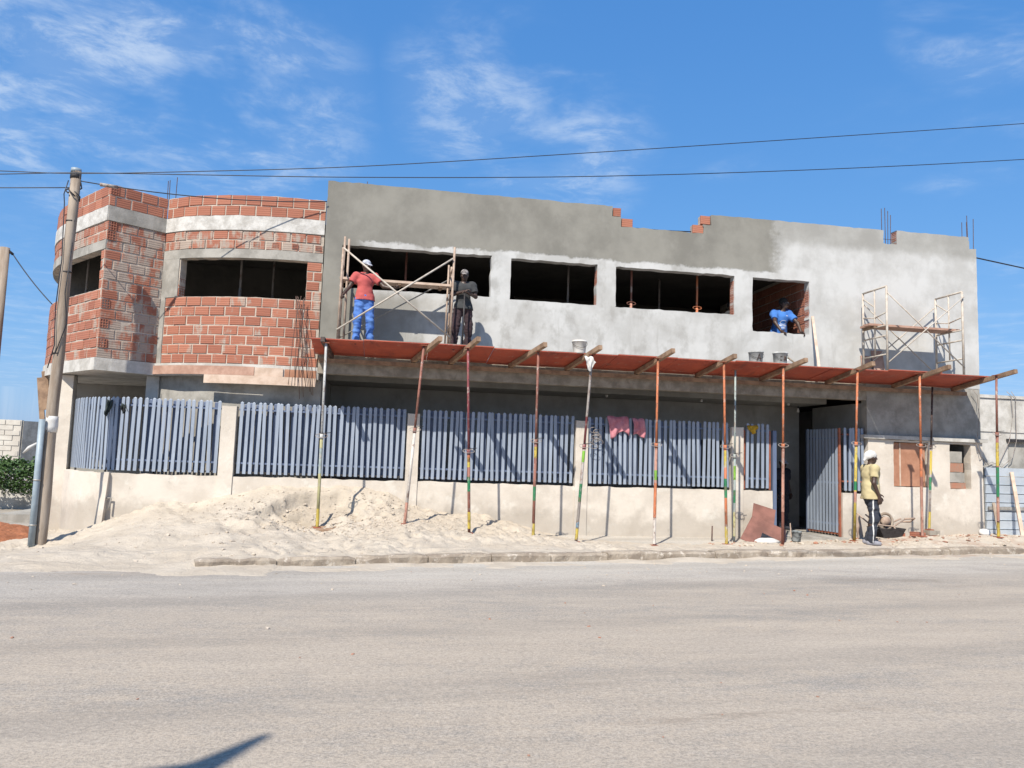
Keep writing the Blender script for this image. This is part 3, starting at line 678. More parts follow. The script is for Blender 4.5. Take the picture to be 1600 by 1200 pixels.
# brick partition seen through the square window
pw = MB().b2((9.207, .21, 3.56), (9.40, 4.6, 5.98)).build('partition_wall', MORTAR, B)
for k in range(12):
    y = .225-(.15 if k % 2 else 0)
    while y < 2.7:
        a = max(y, .215); b = y+.29; y = b+.014
        if b-a > .05: inst('brick', bmesh_for(b-a, BRICK_C, .18, k % 2), (9.195, (a+b)/2, 3.66+k*.196), pw, -PI/2)
# ground floor
GF = PLASTER_IN
pg = Path([(-4.5, 1.0), (-4.0, .72), (-3.4, .47), (-2.6, .30), (-1.9, .24), (-1.25, .24)])
grid_wall([0, pg.len], [0, 2.925], lambda s, z: True, 0, .16, .004, .2, lambda s, d: tuple(pg.off(s, d)[:2]), .004).build('ground_floor_wall', CONC, B)
MB().b2((-4.72, .93, 0), (-4.48, 1.17, 2.925)).build('column', CONC_PALE, B)
MB().b2((-6.62, 1.62, 0), (-6.38, 1.86, 2.925)).build('column', CONC_PALE, B)
MB().b2((-7.7, 3.9, 0), (-4.4, 4.05, 2.925)).build('ground_floor_wall', GF, B)
MB().b2((-4.6, 1.18, 0), (-4.45, 3.89, 2.925)).build('ground_floor_wall', GF, B)
MB().b2((-1.35, .42, 0), (-1.2, 2.2, 3.015)).build('ground_floor_wall', GF, B)
MB().b2((-1.19, 2.2, 0), (7.4, 2.36, 3.015)).build('veranda_wall', GF, B)
MB().b2((7.4, 2.2, 2.12), (8.55, 2.36, 3.015)).build('veranda_wall', GF, B)
MB().b2((8.55, 2.2, 0), (10.2, 2.36, 3.015)).build('veranda_wall', GF, B)
MB().b2((7.0, 5.4, 0), (9.5, 5.5, 3.0)).build('inner_wall', GF, B)
MB().b2((-1.3, .2, -.1), (10.5, 8.0, .06)).build('veranda_floor', CONC, B)
MB().b2((-7.6, 1.75, -.1), (-1.32, 8.0, .06)).build('veranda_floor', CONC, B)
MB().b2((4.5, 2.15, 2.2), (5.35, 2.199, 2.33)).build('wall_vent', DARKIRON, B)
# right bay: flush wall with two small openings under a ledge
RW = [(11.17, 12.03, 1.18, 2.16), (12.56, 13.09, 1.16, 2.16)]
rs = lambda x, z: not any(a < x < b and c < z < d for a, b, c, d in RW)
grid_wall([10.55, XR]+[v for w in RW for v in w[:2]], [-.15, 2.21]+[v for w in RW for v in w[2:]], rs, -.03, .18, .006, .15).build('bay_wall', BOUND, B)
grid_wall([10.55, XR-.005], [2.30, 3.436], lambda x, z: True, .006, .2, .004, .2).build('bay_wall', CONC, B)
MB().b2((10.42, -.09, 2.215), (XR+.09, .19, 2.295)).build('ledge', CONC_PALE, B)
MB().b2((10.56, .205, 0), (10.72, 2.19, 3.01)).build('ground_floor_wall', GF, B)
bd = MB().b2((11.20, .05, 1.19), (12.0, .075, 2.15)).build('window_board', PLY_TAN, B)
MB().b2((11.355, .03, 1.19), (11.385, .049, 2.15)).build('batten', WOOD_PALE, bd)
for k, (z0, z1, mt) in enumerate([(1.17, 1.30, RUBBLE), (1.31, 1.53, CONC), (1.54, 1.74, RUBBLE), (1.75, 2.0, CONC)]): MB().b2((12.59, .03+.008*k, z0), (13.0-.02*k, .16, z1)).build('infill_block', mt, B)
# starter bars
def bars(c, zs0, h, n, spread, par):
    for k in range(n):
        x = c[0]+(k % 2)*spread+random.uniform(-.03, .03); y = c[1]+(k//2)*.14; hh = h+random.uniform(-.12, .12)
        MB().tube([(x, y, zs0), (x+random.uniform(-.02, .02), y, zs0+hh)], .008, 5).build('starter_bar', REBAR, par)
bars((11.10, .06), 6.4, 1.05, 4, .16, B); bars((13.22, .06), 6.5, .95, 4, .13, B); bars((-4.62, 1.0), 6.2, .85, 3, .14, B); bars((-.55, .10), 6.7, .42, 1, .1, B)
for z in (6.78,): MB().tube([(11.04, .05, z), (11.34, .05, z)], .006, 5).build('stirrup', REBAR, B)
# ================================================================== BOUNDARY WALL AND FENCE
BWz = 1.0
bw = thing('boundary_wall', (2.5, .07, 0), 'low cream plastered boundary wall with square pillars under the grey fence', 'wall')
grid_wall([-5.0, 8.30], [-.25, BWz], lambda x, z: True, 0, .15, .006, .16).build('low_wall', BOUND, bw)
grid_wall([9.95, 10.545], [-.2, BWz], lambda x, z: True, 0, .15, .006, .16).build('low_wall', BOUND, bw)
pf = Path([(-6.35, 1.55), (-6.05, 1.02), (-5.68, .56), (-5.32, .24), (-5.0, 0.005)])
grid_wall([0, pf.len], [-.25, BWz], lambda x, z: True, 0, .15, .006, .16, lambda s, d: tuple(pf.off(s, d)[:2])).build('low_wall', BOUND, bw)
for a, b in [(-3.05, -2.78), (.48, .72), (3.93, 4.19), (7.36, 7.62)]:
    grid_wall([a, b], [-.25, 2.34], lambda x, z: True, -.025, .20, .004, .2).build('pillar', BOUND, bw)
mb = MB(); mb.add([(-5.13, -.16, -.2), (-4.99, -.19, -.2), (-4.99, .06, -.2), (-5.13, .08, -.2), (-5.06, -.05, 1.02), (-4.95, -.07, 1.02), (-4.95, .12, 1.02), (-5.06, .14, 1.02)], [(0, 1, 5, 4), (1, 2, 6, 5), (2, 3, 7, 6), (3, 0, 4, 7), (4, 5, 6, 7)]); mb.build('buttress', BOUND, bw)
grid_wall([-6.6, -6.28], [-.25, 2.92], lambda x, z: True, 1.50, 1.72, .004, .2).build('pillar', BOUND, bw)
def slat_mesh(h, w, d, mat, lip=True):
    mb = MB(); x = w/2; z0, z1 = 0, h
    vs = [(-x, d, z0), (x, d, z0), (x, 0, z0), (-x, 0, z0), (-x, d, z1-.02), (x, d, z1-.02), (x, 0, z1-.02), (-x, 0, z1-.02), (0, d*.5, z1)]
    mb.add(vs, [(0, 1, 2, 3), (0, 4, 5, 1), (1, 5, 6, 2), (2, 6, 7, 3), (3, 7, 4, 0), (4, 8, 5), (5, 8, 6), (6, 8, 7), (7, 8, 4)])
    return mb.mesh('slat', mat)
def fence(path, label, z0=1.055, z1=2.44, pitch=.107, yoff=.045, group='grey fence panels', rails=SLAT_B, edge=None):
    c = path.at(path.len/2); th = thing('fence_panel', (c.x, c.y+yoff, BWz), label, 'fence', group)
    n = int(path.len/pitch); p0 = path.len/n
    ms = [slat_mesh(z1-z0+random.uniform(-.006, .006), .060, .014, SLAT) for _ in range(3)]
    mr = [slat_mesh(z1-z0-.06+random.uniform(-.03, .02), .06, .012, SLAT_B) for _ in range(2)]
    for i in range(n):
        for back in (0, 1):
            s = (i+.5)*p0+(p0/2 if back else 0)+random.uniform(-.007, .007)
            if back and random.random() < .06: continue
            if s > path.len-.03: continue
            q = path.off(s, yoff+(.088 if back else 0)); t = path.tan(s)
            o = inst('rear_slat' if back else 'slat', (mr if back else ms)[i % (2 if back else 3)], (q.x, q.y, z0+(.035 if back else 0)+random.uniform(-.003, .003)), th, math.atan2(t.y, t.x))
            o.rotation_euler[1] = random.gauss(0, .010); o.rotation_euler[0] = random.gauss(0, .006)
    k = max(2, int(path.len/.3))
    for z, nm in ((2.27, 'rail'), (1.24, 'rail'), (z0+.012, 'bottom_rail')):
        mb = MB(); h = .034 if nm == 'rail' else .03; vs = []
        for i in range(k+1):
            s = path.len*i/k
            for d, dz in ((.022, 0), (.08, 0), (.08, h), (.022, h)): q = path.off(s, yoff+d); vs.append((q.x, q.y, z+dz))
        fs = [(i*4+a, (i+1)*4+a, (i+1)*4+(a+1) % 4, i*4+(a+1) % 4) for i in range(k) for a in range(4)]+[(0, 1, 2, 3), (k*4+3, k*4+2, k*4+1, k*4)]
        mb.add(vs, fs).build(nm, DARKIRON if nm == 'bottom_rail' else rails, th)
    for s in ((.0, path.len) if edge else ()):
        q = path.off(s, yoff+.035); MB().b2((q.x-.02, q.y-.02, z0-.03), (q.x+.02, q.y+.02, z1-.15)).build('end_post', edge, th)
    for s in np.arange(.5, path.len, 1.3):
        q = path.off(float(s), yoff+.035); MB().b2((q.x-.014, q.y-.014, BWz-.01), (q.x+.014, q.y+.014, z0+.012)).build('foot', DARKIRON, th)
    return th
fcurve = Path([(-6.28, 1.58), (-6.02, 1.08), (-5.66, .60), (-5.3, .28), (-4.9, .06), (-4.4, .0), (-3.75, 0), (-3.07, 0)])
fence(fcurve, 'curved grey-blue slat fence panel at the left corner behind the wooden pole')
fence(Path([(-2.75, 0), (.46, 0)]), 'grey-blue slat fence panel behind the highest part of the sand heap')
fence(Path([(.75, 0), (3.91, 0)]), 'grey-blue slat fence panel behind the maroon steel prop, bare of cloths')
fence(Path([(4.21, 0), (7.34, 0)]), 'grey-blue slat fence panel with two pink cloths hung over it')
fence(Path([(7.68, 0), (8.27, 0)]), 'narrow slat fence panel with a yellow cloth beside the doorway', edge=RUSTRED)
fence(Path([(9.99, 0), (10.53, 0)]), 'short slat fence panel behind the man in the yellow shirt', rails=RUSTRED)
# open gate leaf, swung inwards
gt = thing('gate_leaf', (9.87, .06, .05), 'open grey slatted gate leaf with rusty red frame right of the doorway', 'gate')
ga = Vector((9.88, .06, 0)); gd = Vector((-.16, .98, 0)).normalized(); gl = 1.02
gp = Path([(ga.x+gd.x*gl, ga.y+gd.y*gl), (ga.x, ga.y)])
sm_ = slat_mesh(2.28, .062, .014, SLAT)
for i in range(10):
    q = gp.off(.06+i*.1, 0); inst('slat', sm_, (q.x, q.y, .14), gt, math.atan2(-gd.y, -gd.x))
for z in (.12, .32, 1.22, 2.2):
    a = gp.off(0, .03); b = gp.off(gl, .03); MB().bar((a.x, a.y, z), (b.x, b.y, z), .03, .035).build('rail', RUSTRED if z < .2 else SLAT_B, gt)
for s in (0, gl):
    a = gp.off(s, .035); MB().b2((a.x-.022, a.y-.022, .06), (a.x+.022, a.y+.022, 2.42)).build('stile', RUSTRED if s else SLAT_B, gt)
df = thing('door_frame', (8.36, .06, 0), 'dark steel door frame post at the left of the doorway', 'door frame')
MB().b2((8.33, .03, -.1), (8.41, .11, 2.3)).build('post', SLAT_B, df)
st = MB(); st.b2((8.42, -.12, -.2), (10.3, .6, .05)); tag(st.build('doorstep', CONC, None, loc=(9.3, .2, 0)), 'worn concrete doorstep under the open gate', 'step')
# ================================================================== FORMWORK DECK, PROPS, SCAFFOLDS
DZ = 3.60
def dk(y): return 3.60-.14*(y+1.12)                  # the deck tilts up towards the street
fd = thing('formwork_deck', (5.8, -.6, DZ), 'long red plywood formwork deck projecting from the facade above the fence', 'formwork')
x = -1.38; k = 0
while x < 12.95:
    w = random.choice([1.22, 1.22, 1.6, .95]); x2 = min(x+w, 13.0)
    if 13.0-x2 < .4: x2 = 13.0
    dy = random.uniform(-.05, .05); dz = random.uniform(-.012, .012)
    yA = -1.12+dy
    def slab_(o0, o1): v = [(X_, Y_, dk(Y_)+dz+o) for o in (o0, o1) for X_, Y_ in ((x+.004, yA), (x2-.004, yA), (x2-.004, -.012), (x+.004, -.012))]; return MB().add(v, [(3, 2, 1, 0), (4, 5, 6, 7), (0, 1, 5, 4), (1, 2, 6, 5), (2, 3, 7, 6), (3, 0, 4, 7)])
    slab_(-.02, -.004).build('panel', PLY_RED, fd); slab_(-.0035, .003).build('panel_face', PLY_EDGE, fd)
    x = x2; k += 1
MB().bar((-1.3, -.16, dk(-.16)-.17), (12.9, -.16, dk(-.16)-.17), .07, .08).build('bearer', WOOD, fd)
JO = [(688, 536), (748, 537), (852, 548), (938, 557), (1052, 560), (1149, 565), (1260, 567), (1365, 574), (1484, 576), (1588, 587)]
JX = []
for px, py in JO:
    p = onY(px, py, -1.78+random.uniform(-.1, .05)); JX.append(p.x)
    e = -.1 if p.x > 0 else -.2
    MB().bar((p.x, p.y, dk(p.y)-.075), (p.x+random.uniform(-.06, .06)-float(np.interp(px, [680, 1100, 1400], [.46, .12, .0])), e, dk(e)-.078), .075, .085).build('joist', WOOD, fd)
MB().bar((-1.15, -1.3, dk(-1.3)-.075), (-1.05, -.1, dk(-.1)-.078), .075, .085).build('joist', P_DK, fd)
JX = [-1.1]+JX
# --- adjustable steel props
def prop(bpx, tpx, by, ty, ringpx, up, low, bands, label, tz=None, thin=1., base=None, plate=True):
    b = onY(bpx[0], bpx[1], by); t = onY(tpx[0], tpx[1], ty); gzv = gz(b.x, b.y)
    b = Vector((b.x, by, gzv if base is None else base)); t = Vector((t.x, ty, dk(ty)-.122 if tz is None else tz))
    th = thing('steel_prop', b, label, 'prop', 'adjustable steel props under the deck')
    d = t-b; ln = d.length; d.normalize()
    ringp = onY(ringpx[0], ringpx[1], lerp(by, ty, .5)) if ringpx else b.lerp(t, .55)
    tr = min(.75, max(.3, (ringp.z-b.z)/(t.z-b.z))); R_ = b.lerp(t, tr)
    r = .0275*thin
    MB().tube([b, R_], r, 10).build('outer_tube', low, th, True)
    MB().tube([R_-d*.05, t], r*.82, 10).build('inner_tube', up, th, True)
    if plate:
        MB().b2((b.x-.065, b.y-.065, b.z-.01), (b.x+.065, b.y+.065, b.z+.008)).build('base_plate', RUSTRED, th)
    MB().b2((t.x-.06, t.y-.06, t.z-.002), (t.x+.06, t.y+.06, t.z+.006)).build('head_plate', RUSTRED, th)
    MB().tube([R_-d*.07, R_+d*.02], r*1.25, 10).build('collar', up, th, True)
    loop = []
    for i in range(20):
        a = 2*PI*i/20; q = math.cos(a)*.105; loop.append(R_+Vector((q, -.012+.03*math.sin(a*1), .035*math.sin(a)))+Vector((.0, 0, -.01)))
    MB().tube(loop, .006, 6, closed=True).build('ring_handle', P_GY, th, True)
    MB().tube([R_+Vector((-.02, -.03, .03)), R_+Vector((.15, -.02, .05))], .007, 6).build('pin', DARKIRON, th, True)
    mbh = MB()
    for i in range(7):                                   # pin holes up the inner tube
        h_ = R_.lerp(t, .14+.11*i); mbh.tube([h_+Vector((0, -r*.86, 0)), h_+Vector((0, -r*.80, 0))], .007, 6)
    mbh.build('pin_holes', P_DK, th)
    for y0, y1, mt in bands:                             # painted colour bands, from the photo's heights
        a = (onY(bpx[0], y0, by).z-b.z)/(t.z-b.z); c = (onY(bpx[0], y1, by).z-b.z)/(t.z-b.z)
        lo_, hi_ = min(a, c), max(a, c); lo_ = max(lo_, .004)
        if hi_ > tr-.02 and lo_ < tr-.03: hi_ = min(hi_, tr-.025)
        if hi_-lo_ > .005: MB().tube([b.lerp(t, lo_), b.lerp(t, hi_)], r*1.035 if lo_ < tr-.01 else r*.86, 10, cap=False).build('paint_band', mt, th, True)
    return th, b, t, R_
PR = []
PR.append(prop((495, 835), (508, 566), -1.43, -1.22, (503, 680), P_SI, P_YG, [(795, 832, P_YE), (700, 740, P_TE)], 'silver and pale yellow steel prop standing in the sand heap on a board', base=gz(-1.05, -1.43)+.03))
PR.append(prop((632, 822), (662, 548), -1.43, -1.40, (645, 670), P_RB, P_WH, [(822, 785, P_PK)], 'leaning steel prop, red-brown above its ring and white below'))
PR.append(prop((733, 833), (731, 550), -1.43, -1.40, (731, 704), P_RED, P_RB, [(704, 722, P_OR), (715, 730, P_YE), (745, 768, P_GR), (800, 826, P_YE)], 'maroon steel prop with yellow and green bands on the sand'))
PR.append(prop((833, 838), (841, 556), -1.43, -1.42, (838, 688), P_RB, P_RB, [(698, 716, P_YE), (760, 782, P_GR), (818, 838, P_YE)], 'red-brown steel prop with green band and yellow foot'))
PR.append(prop((900, 848), (925, 566), -1.60, -1.43, (914, 696), P_RED, P_GY, [(560, 650, P_GY), (704, 722, P_LG), (756, 784, P_GR), (816, 824, P_BL), (826, 843, P_YE)], 'leaning grey and maroon steel prop with lime band and a white rag on top'))
PR.append(prop((1022, 853), (1028, 575), -1.65, -1.43, (1025, 694), P_OR, P_PK, [(735, 750, P_LG), (755, 808, P_OR), (810, 850, P_WH)], 'orange steel prop with a peeling white foot near the pink cloths'))
PR.append(prop((1135, 852), (1131, 577), -1.60, -1.43, (1133, 697), P_OR, P_OR, [(704, 730, P_YE), (748, 778, P_GR), (823, 852, P_YE)], 'orange steel prop with green band and yellow foot beside the fence pillar'))
PR.append(prop((1147, 852), (1149, 590), -1.05, -.9, (1148, 711), P_TE, P_TE, [(728, 750, P_LG), (766, 786, P_GR), (800, 838, P_YG)], 'thin grey-green steel prop set back beside an orange one', thin=.85))
PR.append(prop((1223, 850), (1224, 585), -1.5, -1.43, (1224, 695), P_OR, P_RB, [(705, 800, P_PK)], 'orange and rust steel prop in front of the dark doorway'))
PR.append(prop((1335, 845), (1340, 590), -1.45, -1.43, (1337, 692), P_OR, P_YE, [(752, 766, P_GR), (768, 785, P_PK)], 'orange steel prop, yellow below its ring, next to the man in yellow'))
PR.append(prop((1441, 838), (1437, 592), -1.43, -1.43, (1440, 695), P_OR, P_RB, [(700, 745, P_OR), (760, 838, P_PK)], 'orange steel prop with pinkish foot in front of the boarded window'))
br = gz(10.9, -.75)+.21
PR.append(prop((1452, 826), (1457, 610), -.75, -.45, (1455, 697), P_DK, P_GY, [(704, 742, P_YE), (746, 766, P_GR), (800, 826, P_YE)], 'dark brown steel prop with yellow and green bands standing on stacked blocks', thin=.9, base=br))
PR.append(prop((1560, 838), (1557, 597), -1.43, -1.6, (1557, 677), P_RB, P_RB, [(692, 728, P_YE), (730, 776, P_GR), (778, 814, P_PK), (816, 838, P_YE)], 'rusty steel prop with green and yellow bands at the right end of the deck'))
# props inside upstairs, seen through the windows
def inprop(px, y, c1, c2, label):
    b = onY(px, 470, y); th = thing('steel_prop', (b.x, y, 3.555), label, 'prop', 'steel props inside the upper floor')
    MB().tube([(b.x, y, 3.555), (b.x, y, 4.98)], .03, 8).build('outer_tube', c2, th, True); MB().tube([(b.x, y, 4.9), (b.x, y, 5.995)], .024, 8).build('inner_tube', c1, th, True)
    loop = [(b.x+.1*math.cos(a*PI/8), y-.02, 4.98+.035*math.sin(a*PI/8)) for a in range(16)]; MB().tube(loop, .007, 6, closed=True).build('ring_handle', c1, th, True)
inprop(986, .5, P_RB, P_PK, 'red-brown steel prop with ring, inside the left part of the third window'); inprop(1089, .5, P_OR, P_OR, 'bright orange steel prop inside the right part of the third window')
inprop(887, 1.2, P_GY, P_YE, 'grey steel prop with yellow foot inside the second window'); inprop(1030, 2.2, P_GY, P_GY, 'dim grey steel prop deep inside the third window'); inprop(632, 1.0, P_RB, P_RB, 'dim red-brown prop inside the first window above the plank')
def inprop2(px, y, label):
    b = onY(px, 440, y); th = thing('steel_prop', (b.x, y, Z_B), label, 'prop', 'steel props inside the upper floor')
    MB().tube([(b.x, y, Z_B), (b.x, y, 4.9)], .03, 8).build('outer_tube', P_GY, th, True); MB().tube([(b.x, y, 4.85), (b.x, y, Z_BB)], .024, 8).build('inner_tube', P_GY, th, True)
inprop2(376, 1.3, 'pale steel prop in the middle of the curved bay window'); inprop2(427, 1.9, 'thin steel prop right of centre in the curved bay window'); inprop2(136, 2.6, 'pale steel prop inside the left curved window')
# --- scaffolds
def tb(a, b, r, name, mat, par, n=8): return MB().tube([a, b], r, n).build(name, mat, par, True)
DT = dk(-.6)+.004
sc = thing('scaffold', (.5, -.6, DT), 'dusty scaffold bay with crossed braces around the man in red, on the deck', 'scaffold')
yF, yB = -.98, -.30
def P3(px, py, y): return onY(px, py, y)
xa = P3(531, 460, yF).x; xb = P3(706, 460, yF).x
zl = [(xa, yF, 5.35, SCAF_R), (xa-.02, yB, 5.75, SCAF_R), (xb, yF, 5.52, SCAF_R), (xb+.01, yB, 5.30, SCAF_R)]
for x, y, z, mt in zl: tb((x, y, dk(y)), (x+.02, y, z), .022, 'standard', mt, sc)
tb((xb-.07, -.62, DT), (xb-.05, -.62, 5.25), .018, 'standard', SCAF_R, sc); tb((xa+.09, -.62, DT), (xa+.1, -.62, 5.62), .022, 'standard', SCAF_R, sc)
for x in (xa, xb):
    for z in (4.0, 4.62, 5.1): tb((x, yF, z), (x, yB, z), .018, 'transom', SCAF_R, sc)
tb(P3(537, 387, yF-.02), P3(703, 527, yF-.02), .017, 'brace', SCAF, sc); tb(P3(526, 515, yF-.045), P3(708, 404, yF-.045), .017, 'brace', SCAF, sc)
tb((xa, yB+.03, 3.75), (xb, yB+.03, 5.05), .013, 'brace', GALV, sc)
pk = thing('scaffold_plank', (.5, -.45, 4.86), 'pale wooden plank lying across the scaffold behind the man in red', 'plank')
p0 = P3(532, 427, -.52); p1 = P3(704, 444, -.52)
MB().b2((p0.x, -.66, 4.66+.16), (p1.x+.05, -.50, 4.705+.16)).build('board', WOOD_PALE, pk); MB().b2((p0.x, -.49, 4.66+.16), (p1.x, -.33, 4.70+.16)).build('board', WOOD_PALE, pk)
for i in (0, 1, 2): MB().b2((p0.x+.3+i*.8, -.65, 4.79), (p0.x+.36+i*.8, -.34, 4.819)).build('cleat', WOOD, pk)
for x in (xa, xb): tb((x, yF, 4.775), (x, yB, 4.775), .018, 'transom', SCAF_R, sc)
# right hand scaffold: two welded frames, cross braces
sr = thing('scaffold', (11.2, -.6, DT), 'bare tube scaffold with two welded frames at the right end of the deck', 'scaffold')
fyF, fyB = -1.02, -.22
def frame(pxn, pyn, top_n):
    pn = onY(pxn, pyn, fyF); x = pn.x; zt = pn.z
    f = MB()
    for y in (fyF, fyB): f.tube([(x, y, dk(y)), (x, y, zt)], .024, 8)
    f.tube([(x, fyF, zt), (x, fyB, zt)], .022, 8); ym = (fyF+fyB)/2
    f.tube([(x, ym, 3.95), (x, ym, zt)], .017, 8)
    for z in (3.95, 4.35): f.tube([(x, fyF, z), (x, fyB, z)], .017, 8)
    f.tube([(x, fyB, zt-.12), (x, ym, zt-.38)], .014, 6); f.tube([(x, fyF, zt-.55), (x, ym, zt-.62)], .014, 6); f.tube([(x, ym, zt-.62), (x, fyB, zt-.55)], .014, 6)
    f.build('frame', SCAF, sr, True); return x, zt
xA, zA = frame(1385, 447, 0); xB, zB = frame(1503, 456, 0)
tb((xA, fyF-.03, zA-.15), (xB, fyF-.03, 3.75), .013, 'brace', SCAF, sr); tb((xA, fyF-.05, 3.78), (xB, fyF-.05, zB-.12), .013, 'brace', SCAF, sr)
tb((xA, fyB+.03, zA-.2), (xB, fyB+.03, 3.7), .013, 'brace', SCAF, sr); tb((xA, fyB+.05, 3.7), (xB, fyB+.05, zB-.2), .013, 'brace', SCAF, sr)
q0 = onY(1337, 491, -.55); zpl = 4.60
tb((xA, fyF, zpl-.03), (xA, fyB, zpl-.03), .017, 'transom', SCAF, sr); tb((xB, fyF, zpl-.03), (xB, fyB, zpl-.03), .017, 'transom', SCAF, sr)
pk = thing('scaffold_plank', ((xA+xB)/2, -.5, zpl), 'brown wooden plank platform across the two-frame scaffold at the right', 'plank')
MB().b2((xA-.22, -.74, zpl-.005), (xB+.16, -.53, zpl+.04)).build('board', WOOD_PINK, pk); MB().b2((xA-.15, -.52, zpl-.005), (xB+.10, -.32, zpl+.04)).build('board', WOOD_PINK, pk)
MB().b2((xA-.1, -.73, zpl-.05), (xA-.04, -.33, zpl-.006)).build('cleat', WOOD, pk)
# plywood leaning on the wall behind it
for (x0, x1, z1, lean, lab) in [(10.40, 10.62, 4.05, .14, 'short pinkish board leaning on the facade behind the scaffold'), (10.66, 10.93, 4.18, .17, 'taller tan board leaning on the facade behind the scaffold')]:
    mb = MB(); mb.add([(x0, -lean, dk(-lean)), (x1, -lean, dk(-lean)), (x1, -.022, z1), (x0, -.022, z1), (x0, -lean+.018, dk(-lean)), (x1, -lean+.018, dk(-lean)), (x1, -.004, z1), (x0, -.004, z1)], [(0, 1, 2, 3), (7, 6, 5, 4), (0, 4, 5, 1), (1, 5, 6, 2), (2, 6, 7, 3), (3, 7, 4, 0)])
    tag(mb.build('leaning_board', WOOD_PINK, None, loc=((x0+x1)/2, -.1, DT)), lab, 'board')
# ================================================================== THINGS AROUND
# boards nailed to the slab edge of the curved bay
def plank_on(path, s0, s1, z0, z1, d, mat, label, nm='edge_board'):
    n = 14; mb = MB(); vs = []
    for i in range(n+1):
        s = s0+(s1-s0)*i/n
        for dd, z in ((d, z0), (d+.022, z0), (d+.022, z1), (d, z1)): q = path.off(s, dd); vs.append((q.x, q.y, z))
    fs = [(i*4+a, i*4+(a+1) % 4, (i+1)*4+(a+1) % 4, (i+1)*4+a) for i in range(n) for a in range(4)]+[(3, 2, 1, 0), (n*4, n*4+1, n*4+2, n*4+3)]
    c = path.off((s0+s1)/2, d); tag(mb.add(vs, fs).build(nm, mat, None, loc=(c.x, c.y, z0)), label, 'board', 'boards along the slab edge')
sP = lambda px: pathB.s_of_px(px, 3.0)
plank_on(pathB, -.05, sP(398), 2.95, 3.12, -.058, WOOD_PINK, 'long pinkish formwork board along the bay slab edge, topmost at left')
plank_on(pathB, sP(398)+.01, sP(443), 2.90, 3.11, -.060, WOOD_PALE, 'short pale board at the middle of the bay slab edge')
plank_on(pathB, sP(323), sP(505), 2.78, 2.945, -.088, WOOD_PALE, 'lower pale board hanging below the bay slab edge')
plank_on(pathB, sP(445), sP(502), 2.86, 3.10, -.036, PLY_TAN, 'tan plywood piece at the right end of the bay slab edge')
# hanging tie wires and rods down the bay
for k in range(9):
    px0 = 466+random.uniform(-4, 10); a = onY(px0, 462+random.uniform(0, 6), -.08); b = onY(452+k*5.+random.uniform(-4, 4), random.uniform(600, 632), -.14)
    mdl = a.lerp(b, .5)+Vector((random.uniform(-.04, .04), -.03, 0)); 
    o = MB().tube([a, a.lerp(mdl, .5)+Vector((random.uniform(-.02, .02), 0, 0)), mdl, mdl.lerp(b, .5)+Vector((random.uniform(-.02, .02), 0, 0)), b], .006, 5).build('tie_rod', REBAR, None, True, loc=b)
    tag(o, 'thin rusty steel rod in the bunch hanging down the curved bay beside the deck', 'rod', 'rods hanging down the bay')
# utility pole with conduit
pb = onY(62, 852, -.95); pb = Vector((pb.x, -.95, gz(pb.x, -.95)-.03)); pt_ = onY(119, 268, -.88)
up_ = thing('utility_pole', pb, 'weathered wooden utility pole at the left corner with a blue-grey cap', 'pole')
MB().tube([pb+Vector((0, 0, -.2))]+[pb.lerp(pt_, i/8)+Vector((.012*math.sin(i*1.9), 0, 0)) for i in range(9)], [.102]+[.100-.0022*i for i in range(9)], 14).build('trunk', WOOD_OLD, up_, True)
dp = (pt_-pb).normalized()
MB().tube([pt_-dp*.02, pt_+dp*.05], .085, 14).build('cap', PVC, up_, True); MB().tube([pt_-dp*.14, pt_-dp*.03], .089, 14).build('band', DARKIRON, up_, True)
q = pb.lerp(pt_, .315); MB().tube([q-dp*.15, q-dp*.05, q+dp*.06, q+dp*.13], [.096, .104, .101, .095], 12).build('wrapped_bag', C_WHT, up_, True)
for f_ in (.72, .50, .86): q = pb.lerp(pt_, f_); MB().tube([q-dp*.012, q+dp*.012], .104-.018*f_, 12).build('strap', DARKIRON, up_, True)
mb = MB(); mb.tube([pt_-dp*.2+Vector((-.08, -.08, 0)), pt_-dp*.45+Vector((-.14, -.06, 0)), pt_-dp*.62+Vector((-.11, -.08, 0)), pb.lerp(pt_, .75)+Vector((-.05, -.11, 0)), pb.lerp(pt_, .62)+Vector((-.08, -.1, 0)), pb.lerp(pt_, .52)+Vector((-.03, -.12, 0)), pb.lerp(pt_, .46)+Vector((-.12, -.08, 0))], .009, 6); mb.build('drop_cable', CABLE, up_, True)
mb = MB(); mb.tube([pb.lerp(pt_, .80)+Vector((.08, -.07, 0)), pb.lerp(pt_, .66)+Vector((.05, -.10, 0)), pb.lerp(pt_, .58)+Vector((.11, -.06, 0)), pb.lerp(pt_, .5)+Vector((0, -.125, 0))], .008, 6); mb.build('drop_cable', CABLE, up_, True)
for i in range(5): a = i*1.3; q = pt_-dp*(.2+.05*i); MB().tube([q+Vector((.1*math.cos(a), .1*math.sin(a)-.02, 0)), q+Vector((.13*math.cos(a+.8), .13*math.sin(a+.8)-.02, -.08)), q+Vector((.1*math.cos(a+1.5), .1*math.sin(a+1.5)-.02, -.14))], .012, 6).build('wire_knot', DARKIRON, up_, True)
cb0 = onY(48, 857, pb.y-.14); cb0 = Vector((cb0.x, pb.y-.14, gz(cb0.x, pb.y-.14)-.03)); ct = onY(66, 655, pb.y-.12)
cn = thing('conduit_pipe', cb0, 'grey-blue conduit pipe strapped upright beside the wooden pole', 'pipe')
MB().tube([cb0+Vector((0, 0, -.1)), cb0.lerp(ct, .5), ct], [.054, .052, .052], 12).build('tube', PVC, cn, True)
for f_ in (.17, .52): q = cb0.lerp(ct, f_); MB().tube([q+Vector((0, 0, -.01)), q+Vector((0, 0, .012))], .059, 12).build('joint', GALV, cn, True)
